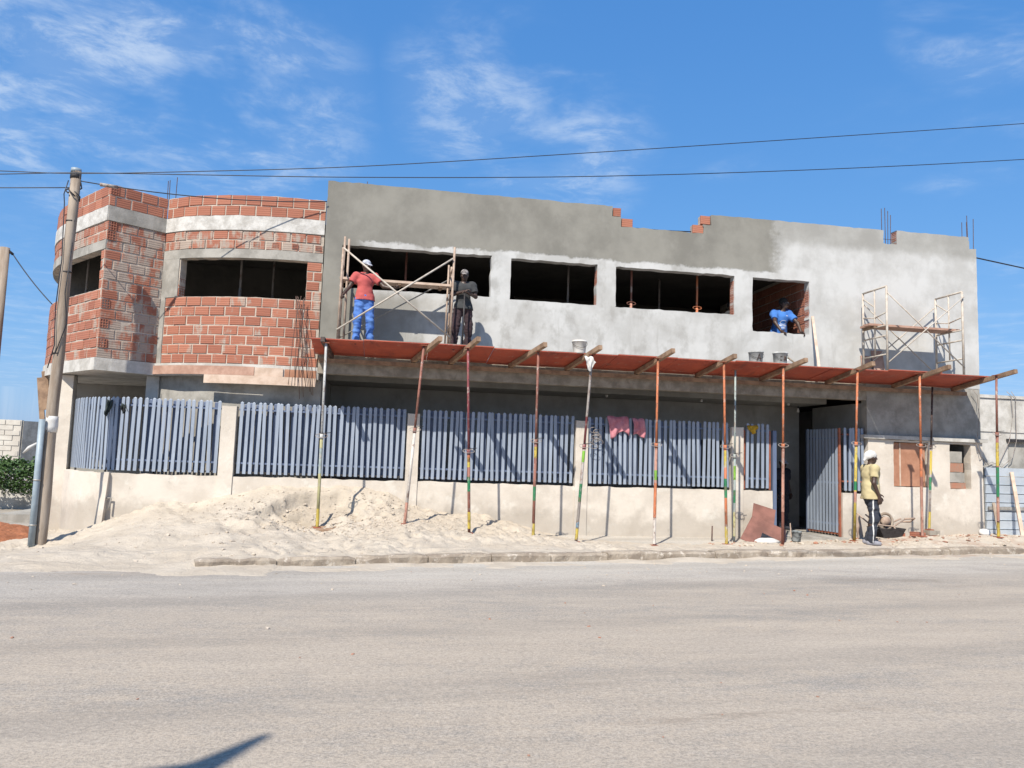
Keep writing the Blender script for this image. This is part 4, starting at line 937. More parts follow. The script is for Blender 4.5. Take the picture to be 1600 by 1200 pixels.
q = cb0.lerp(ct, .78); MB().tube([q+Vector((-.05, 0, .06)), q+Vector((-.16, -.02, -.02)), q+Vector((-.26, .02, -.11))], [.02, .03, .012], 8).build('rag', C_WHT, cn, True)
for i, (a, b, w) in enumerate([((62, 590), (66, 655), .10), ((70, 580), (74, 640), .12)]):
    p = onY(a[0], a[1], 2.2); r_ = onY(b[0], b[1], 2.2); tag(MB().bar(p, r_, w, .03, (0, 1, 0)).build('hanging_board', WOOD, None, loc=r_), ['narrow brown board hanging behind the utility pole', 'wider dark board hanging behind the utility pole'][i], 'board')
# second pole, cut by the left edge
p2t = atD(8, 387, 17.5); p2b = Vector((p2t.x-.03, p2t.y+.05, -.35))
u2 = thing('utility_pole', p2b, 'short wooden pole cut off by the left edge of the picture', 'pole')
MB().tube([p2b, p2b.lerp(p2t, .5), p2t], [.13, .115, .10], 12).build('trunk', WOOD_OLD, u2, True); MB().tube([p2t+Vector((.02, 0, -.02)), p2t+Vector((.17, .02, -.14))], .03, 8).build('bracket', DARKIRON, u2, True)
# overhead cables
def cable(a, b, sag, r, label, n=24):
    a = Vector(a); b = Vector(b); pts = [a.lerp(b, i/n)-Vector((0, 0, sag*4*(i/n)*(1-i/n))) for i in range(n+1)]
    tag(MB().tube(pts, r, 6).build('overhead_cable', CABLE, None, True, loc=a), label, 'cable', 'overhead cables')
ptop = pt_-dp*.06
def cable_px(pp, y, r, label):
    P_ = Path([(a_, b_) for a_, b_ in pp], 8); pts = [onY(q.x, q.y, y) for q in P_.p]
    tag(MB().tube(pts, r, 6).build('overhead_cable', CABLE, None, True, loc=pts[0]), label, 'cable', 'overhead cables')
cable_px([(-4000, 60), (-1200, 215), (-300, 256), (0, 267), (118, 271), (300, 268), (562, 260), (900, 240), (1250, 217), (1600, 193), (2000, 163), (3600, 40)], -7.2, .0045, 'upper street cable running across the whole sky in front of the building')
cable_px([(-4000, 180), (-1200, 262), (-300, 276), (0, 272), (118, 270), (300, 273), (562, 277), (900, 276), (1250, 266), (1600, 249), (2000, 223), (3600, 105)], -7.0, .0048, 'lower street cable running across the whole sky in front of the building')
cable(ptop-dp*.1, onY(511, 315, -.06), .12, .010, 'black service cable from the pole to the brick parapet')
MB_ = MB().tube([lerp(ptop-dp*.1, onY(511, 315, -.06), .09)-Vector((0, 0, .042)), lerp(ptop-dp*.1, onY(511, 315, -.06), .155)-Vector((0, 0, .066))], .034, 8).build('cable_joint', P_GY, None, True); tag(MB_, 'small grey splice box on the service cable near the pole top', 'splice box')
cable(pt_-dp*.3, atD(-1800, 285, 40), .1, .009, 'lower thin cable leaving the pole to the left')
cable(p2t+Vector((.17, .02, -.14)), onY(82, 476, 3.4), .05, .012, 'cable from the cut-off pole down to the curved brick wall')
cable((XR-.02, .25, 6.62), atD(2400, 588, 36), .05, .016, 'thick cable leaving the right corner of the building')
cable(onY(975, 357, .15)+Vector((0, 0, .03)), onY(1097, 363, .15)+Vector((0, 0, .01)), .02, .012, 'cable lying along the low break in the parapet')
# far street pole behind the camera whose shadow falls on the road
tipg = onZ(416, 1149, 0); hh = 7.4; pbk = Vector((tipg.x, tipg.y, 0))+Vector((sdir.x, sdir.y, 0))*(hh/sdir.z)
sp = thing('street_pole', (pbk.x, pbk.y, 0), 'thick street pole behind the camera, only its shadow on the road', 'pole')
MB().tube([(pbk.x, pbk.y, 0), (pbk.x, pbk.y, hh-.5), (pbk.x, pbk.y, hh)], [.11, .085, .03], 12).build('trunk', WOOD_OLD, sp, True); MB().bar((pbk.x-.34, pbk.y-.02, hh-.62), (pbk.x+.06, pbk.y+.02, hh-.5), .07, .07).build('cross_arm', WOOD_OLD, sp)
# ---- cloths
def cloth(name, px, py, w, h, y, mat, label, waves=3, ragged=.3, seed=0, drop=.25, amp=.022):
    c = onY(px, py, y); rd = random.Random(seed); nx, nz = 18, 16; vs = []; fs = []
    ph = [rd.uniform(0, 6) for _ in range(4)]
    for j in range(nz+1):
        v = j/nz
        for i in range(nx+1):
            u = i/nx; x = c.x+(u-.5)*w*(1-.18*v*math.sin(ph[0]))+.03*math.sin(3*v+ph[1])
            hb_ = h*(1-ragged*(.5+.5*math.sin(u*5+ph[2]))*v)
            z = c.z-v*hb_+.02*math.sin(u*7+ph[3])*(1-v)
            yy = y+amp*math.sin(u*waves*2*PI+ph[1]+1.2*v)*(.35+v)-.02*math.sin(v*PI)+.012*math.sin(9*u+11*v)
            if v < .12: yy = y+.05-(v/.12)*.05; z = c.z-.01+.01*math.sin(u*9)
            vs.append((x, yy, z))
    for j in range(nz):
        for i in range(nx): a = j*(nx+1)+i; fs.append((a, a+nx+1, a+nx+2, a+1))
    o = MB().add(vs, fs).build(name, mat, None, True, loc=(c.x, y, c.z))
    md = o.modifiers.new('thick', 'SOLIDIFY'); md.thickness = .006
    tag(o, label, 'cloth'); return o
cloth('hung_cloth', 967, 650, .46, .48, -.01, C_PINK, 'larger pink cloth draped over the fence top', 3, .35, 1)
cloth('hung_cloth', 998, 653, .24, .42, -.01, C_PINK, 'smaller pink cloth on the fence right of the larger one', 2, .2, 2)
cloth('hung_cloth', 1177, 664, .26, .20, .02, C_YEL, 'ragged yellow cloth on the narrow fence panel', 3, .7, 3)
cloth('hung_cloth', 169, 624, .12, .32, .15, C_BLK, 'dark cloth hanging on the curved fence, larger of two', 2, .3, 4)
cloth('hung_cloth', 196, 630, .09, .2, .08, C_BLK, 'small dark cloth hanging on the curved fence, right of the larger one', 2, .3, 5)
cloth('white_rag', 922, 556, .15, .30, -1.52, C_WHT, 'white rag tied to the top of the leaning grey prop', 2, .6, 6)
# coil of wire on the pillar
cw = MB()
for k in range(9):
    c = onY(926+random.uniform(-6, 8), 672+k*3.2, -.05); r_ = random.uniform(.06, .12); a0 = random.uniform(0, 6)
    cw.tube([c+Vector((r_*math.cos(a0+t*.5)*random.uniform(.9, 1.1), -.01*k, .6*r_*math.sin(a0+t*.5))) for t in range(11)], .006, 5)
tag(cw.build('wire_coil', P_GY, None, True, loc=onY(928, 690, -.05)), 'tangled grey wire coil hung on the fence by the third pillar', 'wire')
# light bulbs under the veranda ceiling
for k, (px, py, lab) in enumerate([(948, 617, 'bare light bulb above the larger pink cloth'), (1096, 625, 'bare light bulb left of the banded orange prop by the pillar'), (1232, 630, 'bare light bulb above the dark doorway'), (1247, 641, 'faint bare bulb right of the one above the doorway')]):
    c = onY(px, py, 1.3+.3*(k == 3)); t = thing('light_bulb', c, lab, 'bulb', 'bare bulbs under the veranda ceiling')
    MB().lathe([(.001, -.055), (.022, -.048), (.032, -.025), (.026, 0), (.014, .028), (.014, .05)], c, 12).build('glass', PLASTIC_W, t, True); MB().tube([c+Vector((0, 0, .045)), c+Vector((0, 0, .09))], .018, 8).build('holder', CABLE, t, True); MB().tube([c+Vector((0, 0, .09)), Vector((c.x, c.y, 3.025))], .004, 5).build('flex', CABLE, t, True)
# buckets on the deck
def bucket(px, py, y, r, h, mat, label, base=None, rim=True, letter=None, lid=False, lm=None):
    c = onY(px, py, y); c = Vector((c.x, y, dk(y)+.004 if base is None else base)); t = thing('bucket', c, label, 'bucket', 'buckets')
    prof = [(.001, .004), (r*.8, .0), (r*.83, .02), (r*.97, h*.86), (r*1.04, h*.88), (r*1.05, h*.93), (r, h*.94), (r, h), (r*.94, h), (r*.9, h*.9), (r*.78, .03), (.001, .025)]
    if lid: prof = prof[:8]+[(r*.9, h*1.005), (.001, h*1.01)]
    MB().lathe(prof, c, 22).build('shell', mat, t, True)
    hd = [c+Vector((r*1.06*math.cos(a*PI/10), -r*.25*math.sin(a*PI/10)-r*.8*math.sin(a*PI/10), h*.86-.45*h*math.sin(a*PI/10))) for a in range(11)]
    MB().tube(hd, .004, 5).build('handle', DARKIRON, t, True)
    for s in letter or []:
        mb = MB()
        for (a, b) in s: A_, B_ = [c+Vector((u*r, -math.sqrt(max(.05, 1-u*u))*r*(.86+.12*v)-.004, v*h)) for u, v in (a, b)]; mb.tube([A_, B_], .009, 5)
        mb.build('painted_mark', P_DK, t)
    return t
bucket(905, 553, -1.0, .145, .26, PLASTIC_W, 'clean white lidded bucket on the deck near the rag', lid=True)
LA = [[((-.3, .25), (.0, .75)), ((.0, .75), (.3, .25)), ((-.15, .45), (.15, .45))]]
bucket(1181, 570, -.95, .15, .27, CEMENT, 'cement-splashed grey bucket with a painted letter A on the deck', letter=LA)
bucket(1219, 570, -.95, .15, .28, CEMENT, 'cement-splashed grey bucket right of the lettered one on the deck', letter=[[((.05, .3), (.2, .72)), ((.2, .72), (.45, .3)), ((.1, .45), (.36, .45))], [((-.45, .6), (-.2, .66)), ((-.45, .4), (-.25, .36))]])
# mortar lumps and tools on the deck
for px, py, s, lab in [(1200, 569, .10, 'grey mortar lump between the two grey buckets'), (1238, 573, .12, 'heap of tools and mortar right of the grey buckets')]:
    c = onY(px, py, -.95); mb = MB()
    for i in range(7): stone(mb, (c.x+random.uniform(-s, s), -.95+random.uniform(-.06, .06), dk(-.95)+.02), random.uniform(.025, .045))
    tag(mb.build('mortar_lump', CEMENT, None, loc=(c.x, -.95, dk(-.95))), lab, 'mortar')
a = onY(1240, 566, -.9); tag(MB().bar((a.x-.12, -.9, dk(-.9)+.2), (a.x+.12, -.92, dk(-.9)+.02), .03, .025).build('float_handle', WOOD_OLD, None, loc=(a.x, -.6, DT)), 'short wooden float handle beside the tools on the deck', 'tool')
sf = thing('straightedge', (onY(1280, 572, -.45).x, -.45, DT), 'long pale wooden straightedge leaning on the facade right of the square window', 'straightedge')
MB().bar((onY(1280, 572, -.8).x, -.8, dk(-.8)+.03), (onY(1270, 487, -.06).x, -.045, 4.85), .055, .03).build('lath', WOOD_PALE, sf); c = onY(1283, 575, -.82); MB().b2((c.x-.16, -.9, dk(-.82)-.005), (c.x+.16, -.76, dk(-.82)+.03)).build('foot_board', C_WHT, sf)
# ---- on the pavement
def sheet(pts, th, mat, name, label, cat='board', loc=None, thickdir=(0, 1, 0)):
    n = len(pts); t = Vector(thickdir)*th; vs = [Vector(p) for p in pts]+[Vector(p)+t for p in pts]
    o = MB().add(vs, [tuple(range(n)), tuple(range(2*n-1, n-1, -1))]+[(i, i+n, (i+1) % n+n, (i+1) % n) for i in range(n)]).build(name, mat, None, loc=loc or pts[0]); return tag(o, label, cat)
yb_ = -.62
def lean(px, py, y0=-.85, y1=-.30, pb_=850, pt=788): return onY(px, py, lerp(y0, y1, (pb_-py)/(pb_-pt)))
sheet([lean(*p) for p in [(1174, 820), (1178, 786), (1212, 797), (1208, 832)]], .018, PLY_BROWN, 'plywood_sheet', 'greyish brown plywood sheet at the back of the pair by the doorway', loc=lean(1190, 832))
sheet([lean(p[0], p[1], -1.0, -.5) for p in [(1157, 842), (1176, 806), (1228, 828), (1227, 849), (1207, 840), (1191, 832), (1186, 848), (1178, 851)]], .018, PLY_BROWN, 'plywood_sheet', 'reddish brown notched plywood sheet leaning at the front by the doorway', loc=lean(1190, 850, -1., -.5))
def bag(c, s, mat, label, seed):
    rd = random.Random(seed); n, m_ = 16, 10; vs = []; fs = []
    for j in range(m_+1):
        for i in range(n):
            a = 2*PI*i/n; b = -PI/2+PI*j/m_; k = 1+.16*mnoise.noise(Vector((math.cos(a)*1.6+seed, math.sin(a)*1.6, b*1.3)))
            vs.append((c[0]+s[0]*k*math.cos(a)*math.cos(b)**.7 if math.cos(b) > 0 else c[0], c[1]+s[1]*k*math.sin(a)*max(0, math.cos(b))**.7, c[2]+s[2]*(k*math.sin(b)*.9+.75)))
    for j in range(m_):
        for i in range(n): fs.append((j*n+i, j*n+(i+1) % n, (j+1)*n+(i+1) % n, (j+1)*n+i))
    return tag(MB().add(vs, fs).build('cement_bag', mat, None, True, loc=c), label, 'bag')
c = onY(1198, 848, -1.25); bag((c.x, -1.25, gz(c.x, -1.25)-.02), (.24, .14, .075), C_WHT, 'crumpled pale cement bag in front of the plywood sheets', 2)
c = onY(1538, 826, -.7); bag((c.x, -.7, gz(c.x, -.7)), (.12, .1, .09), C_WHT, 'white sack on the sand by the right corner', 5)
pt2 = onY(1244, 848, -1.0); bk = bucket(1244, 848, -1.0, .105, .21, simple('dark_paint_tin', (.07, .085, .09), (.30, .32, .32), 9, .6, 0, .3, 40, .004, None, .45, .6), 'small dark cement-streaked tin on the doorstep edge', base=gz(pt2.x, -1.0))
c = onY(1240, 826, -1.0); tag(MB().bar((c.x-.05, -1.0, gz(pt2.x, -1.)+.08), (c.x-.09, -1.03, gz(pt2.x, -1.)+.36), .018, .012).build('stirring_stick', WOOD_PALE, None, loc=(c.x, -1, .1)), 'thin stick standing in the small dark tin', 'stick')
# board under the first prop
p = PR[0][1]; mb = MB(); mb.box((p.x+.10, p.y-.06, p.z-.022), (.42, .26, .035), Euler((.18, 0, -.12)).to_matrix()); tag(mb.build('footing_board', WOOD, None, loc=(p.x, p.y, p.z-.03)), 'wooden footing board under the silver prop in the sand', 'board')
# blocks under the short dark prop, loose bricks
p = PR[11][1]
for i, (dx, dz, mt) in enumerate([(-.02, .05, BRICK_C), (.04, .15, CONC_ROUGH)]): tag(MB().box((p.x+dx, p.y, p.z-.21+dz), (.34-.06*i, .2, .095), Euler((0, 0, .15*i)).to_matrix()).build('footing_block', mt, None, loc=(p.x+dx, p.y, p.z-.21+dz-.05)), ['red brick block at the bottom under the short dark prop', 'dark concrete block on the red one under the short dark prop'][i], 'block')
for px, py, y, a, lab in [(1434, 841, -1.2, .2, 'loose red hollow brick beside the foot of the orange prop'), (1406, 842, -1.1, -.3, 'small red brick fragment at the wall foot left of the prop')]:
    c = onY(px, py, y); z = gz(c.x, y); tag(MB().box((c.x, y, z+.045), (.27 if a > 0 else .16, .15, .09), Euler((0, .04, a)).to_matrix()).build('loose_brick', BRICK_C, None, loc=(c.x, y, z)), lab, 'brick')
c = onY(1112, 850, -.7); tag(MB().tube([(c.x, -.7, gz(c.x, -.7)-.02), (c.x+.01, -.7, gz(c.x, -.7)+.42)], .014, 6).build('iron_peg', REBAR, None, True, loc=(c.x, -.7, gz(c.x, -.7))), 'short iron peg standing upright near the wall foot', 'peg')
c = onY(174, 778, -.06); tag(MB().tube([c+Vector((-.15, 0, -.01)), c, c+Vector((-.03, -.03, -.22))], .016, 6).build('pipe_stub', GALV, None, True, loc=c), 'small pipe stub with tap sticking out of the low wall', 'pipe')
# wheelbarrow behind the man
wb0 = onY(1372, 842, -1.0); wbz = gz(wb0.x, -1.0); wb = thing('wheelbarrow', (wb0.x, -1.0, wbz), 'rusty wheelbarrow tipped up by the wall behind the man in yellow', 'wheelbarrow')
mb = MB(); o_ = Vector((wb0.x-.05, -1.0, wbz))
tr_ = [(-.02, -.22, .04), (.44, -.22, .04), (.36, .1, .26), (.06, .1, .26)]
mb.add([o_+Vector(v) for v in [(-.06, -.22, .24), (.52, -.22, .24), (.42, -.18, .05), (.06, -.18, .05), (-.06, .2, .24), (.52, .2, .24), (.42, .16, .05), (.06, .16, .05)]], [(0, 1, 2, 3), (5, 4, 7, 6), (4, 0, 3, 7), (1, 5, 6, 2), (3, 2, 6, 7)]); o2 = mb.build('tray', DARKIRON, wb); o2.modifiers.new('t', 'SOLIDIFY').thickness = .012
for s in (-.14, .14): MB().tube([o_+Vector((-.32, s, .5)), o_+Vector((-.05, s, .30)), o_+Vector((.3, s, .27)), o_+Vector((.62, s*.4, .42))], .017, 8).build('handle', SCAF_R, wb, True)
for s in (-.16, .16): MB().tube([o_+Vector((.30, s, .26)), o_+Vector((.52, s, .0)), ], .015, 8).build('leg', SCAF_R, wb, True)
MB().tube([o_+Vector((.62, -.06, .42)), o_+Vector((.85, -.05, .44)), o_+Vector((.82, .05, .36)), o_+Vector((.62, .06, .36))], .02, 8).build('grip_loop', SCAF_R, wb, True)
wl = [o_+Vector((.22+.16*math.cos(a*PI/10), .0, .36+.16*math.sin(a*PI/10))) for a in range(20)]; MB().tube(wl, .03, 8, closed=True).build('tyre', WOOD_OLD, wb, True); MB().tube([o_+Vector((.22, -.05, .36)), o_+Vector((.22, .05, .36))], .1, 12).build('rim', SCAF_R, wb, True)
sb = onY(1345, 842, -.95); tag(MB().bar((sb.x, -.95, gz(sb.x, -.95)), (sb.x-.05, -.9, gz(sb.x, -.95)+.48), .12, .03, (0, 1, 0)).build('short_board', SCAF_R, None, loc=(sb.x, -.95, gz(sb.x, -.95))), 'short rusty brown board upright behind the yellow prop foot', 'board')
# ---- right neighbour
nb_ = thing('neighbour_building', (16, 1.0, 0), 'pale low building cut by the right edge of the picture', 'building')
NW = (14.35, 16.2, 1.62, 2.28)
nx0 = 13.52
grid_wall([nx0, 26, NW[0], NW[1]], [0, 3.28, NW[2], NW[3]], lambda x, z: not (NW[0] < x < NW[1] and NW[2] < z < NW[3]), .30, .5, .004, .3).build('wall', CONC_PALE, nb_)
MB().b2((nx0, .27, 3.285), (26, 6, 3.36)).build('roof_slab', CONC_PALE, nb_); MB().b2((nx0, .28, 2.50), (26, .299, 2.56)).build('moulding', CONC_PALE, nb_)
wn_ = MB().b2((NW[0], .36, NW[2]), (NW[0]+.75, .38, NW[3])).build('window', CONC, nb_); MB().b2((NW[0]+.75, .40, NW[2]), (NW[1], .42, NW[3])).build('pane', DARKIRON, nb_)
MB().b2((NW[0]-.03, .27, NW[3]), (NW[1]+.03, .30, NW[3]+.07)).build('window_head', DARKIRON, nb_)
MB().b2((nx0, 5.9, 0), (26, 6.05, 3.28)).build('rear_wall', CONC_PALE, nb_)
hp = thing('hoarding', (15, .12, 0), 'hoarding of pale blue horizontal sheet strips in front of the neighbour', 'hoarding')
SHEETB = simple('pale_blue_sheet', (.60, .66, .72), (.50, .56, .62), 3, .5, .1, .15, 20, .004)
for k in range(8):
    z = .08+k*.2; mb = MB(); mb.add([(13.58, .12, z+.004), (19, .12, z+.004), (19, .09, z+.188), (13.58, .09, z+.188), (13.58, .15, z+.004), (19, .15, z+.004), (19, .15, z+.188), (13.58, .15, z+.188)], [(0, 1, 2, 3), (4, 7, 6, 5), (0, 4, 5, 1), (1, 5, 6, 2), (2, 6, 7, 3), (3, 7, 4, 0)]); mb.build('strip', SHEETB, hp)
MB().b2((13.58, .151, .05), (13.64, .21, 1.68)).build('post', GALV, hp); MB().b2((16, .151, .05), (16.06, .21, 1.68)).build('post', GALV, hp); MB().b2((13.6, .05, .72), (19, .085, .79)).build('rail', GALV, hp)
a = onY(1598, 843, -.45); b = onY(1581, 738, .05); tag(MB().bar((a.x, -.45, gz(a.x, -.45)), (b.x, .06, b.z), .07, .05).build('leaning_timber', WOOD_PALE, None, loc=a), 'rough timber leaning on the pale blue hoarding at the right edge', 'timber')
a = onY(1560, 842, -.25); b = onY(1553, 786, .05); tag(MB().bar((a.x, -.28, gz(a.x, -.28)), (b.x, .06, b.z), .06, .04).build('leaning_timber', WOOD_OLD, None, loc=a), 'short dark timber leaning beside the rusty end prop', 'timber')
for k, pts in enumerate([[(1573, 612), (1580, 618), (1583, 650), (1577, 690), (1562, 722), (1545, 727), (1532, 712), (1527, 690), (1530, 650), (1527, 618), (1519, 607)], [(1580, 612), (1587, 622), (1588, 690), (1582, 715), (1565, 730), (1550, 722), (1540, 726), (1528, 700), (1524, 680)]]):
    P_ = [onY(px, py, .24 if px > 1536 else -.12) for px, py in pts]; P_ = Path([(i, 0) for i in range(2)]) and P_
    tag(MB().tube(P_, .008, 5).build('hanging_hose', P_GY, None, True, loc=P_[0]), ['grey hose looping from the neighbour roof to the deck corner', 'second grey hose hanging lower beside the first'][k], 'hose')
# ---- left background
soilc = onZ(22, 838, -.2); mb = MB(); n = 22; vs = []; fs = []
sx0, sy0 = soilc.x-.55, soilc.y+.3
for i in range(n+1):
    for j in range(n+1):
        u, v = i/n*2-1, j/n*2-1; r_ = math.hypot(u, v); h_ = max(0, 1-r_)**.9*.34*(1+.35*mnoise.noise(Vector((u*3, v*3, 1))))+.04*mnoise.noise(Vector((u*9, v*9, 2)))*(r_ < .95)-.03
        vs.append((sx0+u*1.0, sy0+v*.9, h_-.22))
for i in range(n):
    for j in range(n): a = i*(n+1)+j; fs.append((a, a+n+1, a+n+2, a+1))
tag(MB().add(vs, fs).build('soil_heap', REDSOIL, None, False, loc=(sx0, sy0, 0)), 'small heap of red soil left of the utility pole', 'soil heap')
# far block house
hc = atD(20, 700, 46); ang = math.atan2(fwd.y, fwd.x)-PI/2+.12
hsx = thing('block_house', (hc.x, hc.y, 0), 'unfinished pale block house in the far left background', 'house')
BLOCKW = concrete('white_block', (.68, .64, .56), (.55, .50, .43), .8)
rr = Matrix.Rotation(ang, 3, 'Z'); hw = lambda x, y, z: Vector((hc.x, hc.y, 0))+rr @ Vector((x, y, z))
def obox(c, d, name, mat, par): return MB().box(hw(*c), d, rr).build(name, mat, par)
e = atD(31, 700, 46); xe = (e-hc).dot(rr @ Vector((1, 0, 0)))
obox((xe-3.5, 0, 1.42), (7, .25, 2.84), 'wall', BLOCKW, hsx)
for r_ in range(9):
    for c_ in range(4): obox((xe-.46-c_*.86-(.4 if r_ % 2 else 0), -.14, .2+r_*.31), (.82, .05, .28), 'block', BLOCKW, hsx)
side = Matrix.Rotation(ang+.95, 3, 'Z'); s0 = hw(xe, 0, 0); sd = side @ Vector((1, 0, 0))
def sbox(t0, t1, z0, z1, nm, mt, d=0.): MB().box(s0+sd*((t0+t1)/2)+Vector((0, 0, (z0+z1)/2))+(side @ Vector((0, d, 0))), (t1-t0, .2, z1-z0), side).build(nm, mt, hsx)
sbox(0, .9, 0, 2.8, 'wall', CONC); sbox(.9, 1.9, 2.2, 2.8, 'wall', CONC); sbox(1.9, 4, 0, 2.7, 'wall', CONC); sbox(.9, 1.9, 0, 2.2, 'doorway', DARKIRON, .3)
# low wall and bush in front of it
lw = onZ(40, 800, -.3); tag(MB().b2((lw.x-6, lw.y+.9, -.35), (lw.x+.9, lw.y+1.1, .2)).build('garden_wall', CONC_PALE, None, loc=(lw.x-2, lw.y+1, 0)), 'low pale wall under the leafy bush at the left edge', 'wall')
M = Mat('bush_leaf', .6); M.col(M.mix(M.noise(3, 4, .6), (.035, .085, .018), (.08, .155, .035))); LEAF = M.m; M.b.inputs['Subsurface Weight'].default_value = .0
bc = Vector((lw.x-.9, lw.y+1.2, -.3)); bu = thing('bush', bc, 'dense green leafy bush at the left edge beyond the pole', 'bush')
mb = MB()
for i in range(9):
    a = i*.7; mb.tube([bc, bc+Vector((.25*math.cos(a), .2*math.sin(a), .5)), bc+Vector((.8*math.cos(a), .5*math.sin(a), .95))], [.035, .022, .008], 6)
mb.build('stems', WOOD_OLD, bu); mb = MB()
for i in range(11000):
    th_ = random.uniform(0, 2*PI); ph_ = math.acos(random.uniform(-.6, 1)); r_ = random.uniform(.55, 1.)**.6*(1+.28*mnoise.noise(Vector((math.cos(th_)*2, math.sin(th_)*2, ph_*2))))
    p = bc+Vector((1.6*r_*math.sin(ph_)*math.cos(th_), 1.1*r_*math.sin(ph_)*math.sin(th_), .78+.58*r_*math.cos(ph_)))
    if mnoise.noise(p*2.6) < -.34: continue
    a, b_ = random.uniform(0, 6.3), random.uniform(-.9, .6); d = Vector((math.cos(a)*math.cos(b_), math.sin(a)*math.cos(b_), math.sin(b_))); s = d.cross(Vector((random.gauss(0, 1), random.gauss(0, 1), random.gauss(0, 1)))).normalized(); l = random.uniform(.06, .11)
    mb.add([p-d*l*.5, p+s*l*.28, p+d*l*.6, p-s*l*.28], [(0, 1, 2, 3)])
mb.build('foliage', LEAF, bu)
# more far greenery and walls beyond, closing the left horizon
for k, (px, dist, w, h, mt, lab) in enumerate([(-30, 62, 22, 2.2, BLOCKW, 'far pale boundary wall behind the block house')]):
    c = atD(px, 690, dist); tag(MB().box((c.x, c.y, h/2), (w, .3, h), Matrix.Rotation(.2, 3, 'Z')).build('far_wall', mt, None, loc=(c.x, c.y, 0)), lab, 'wall')
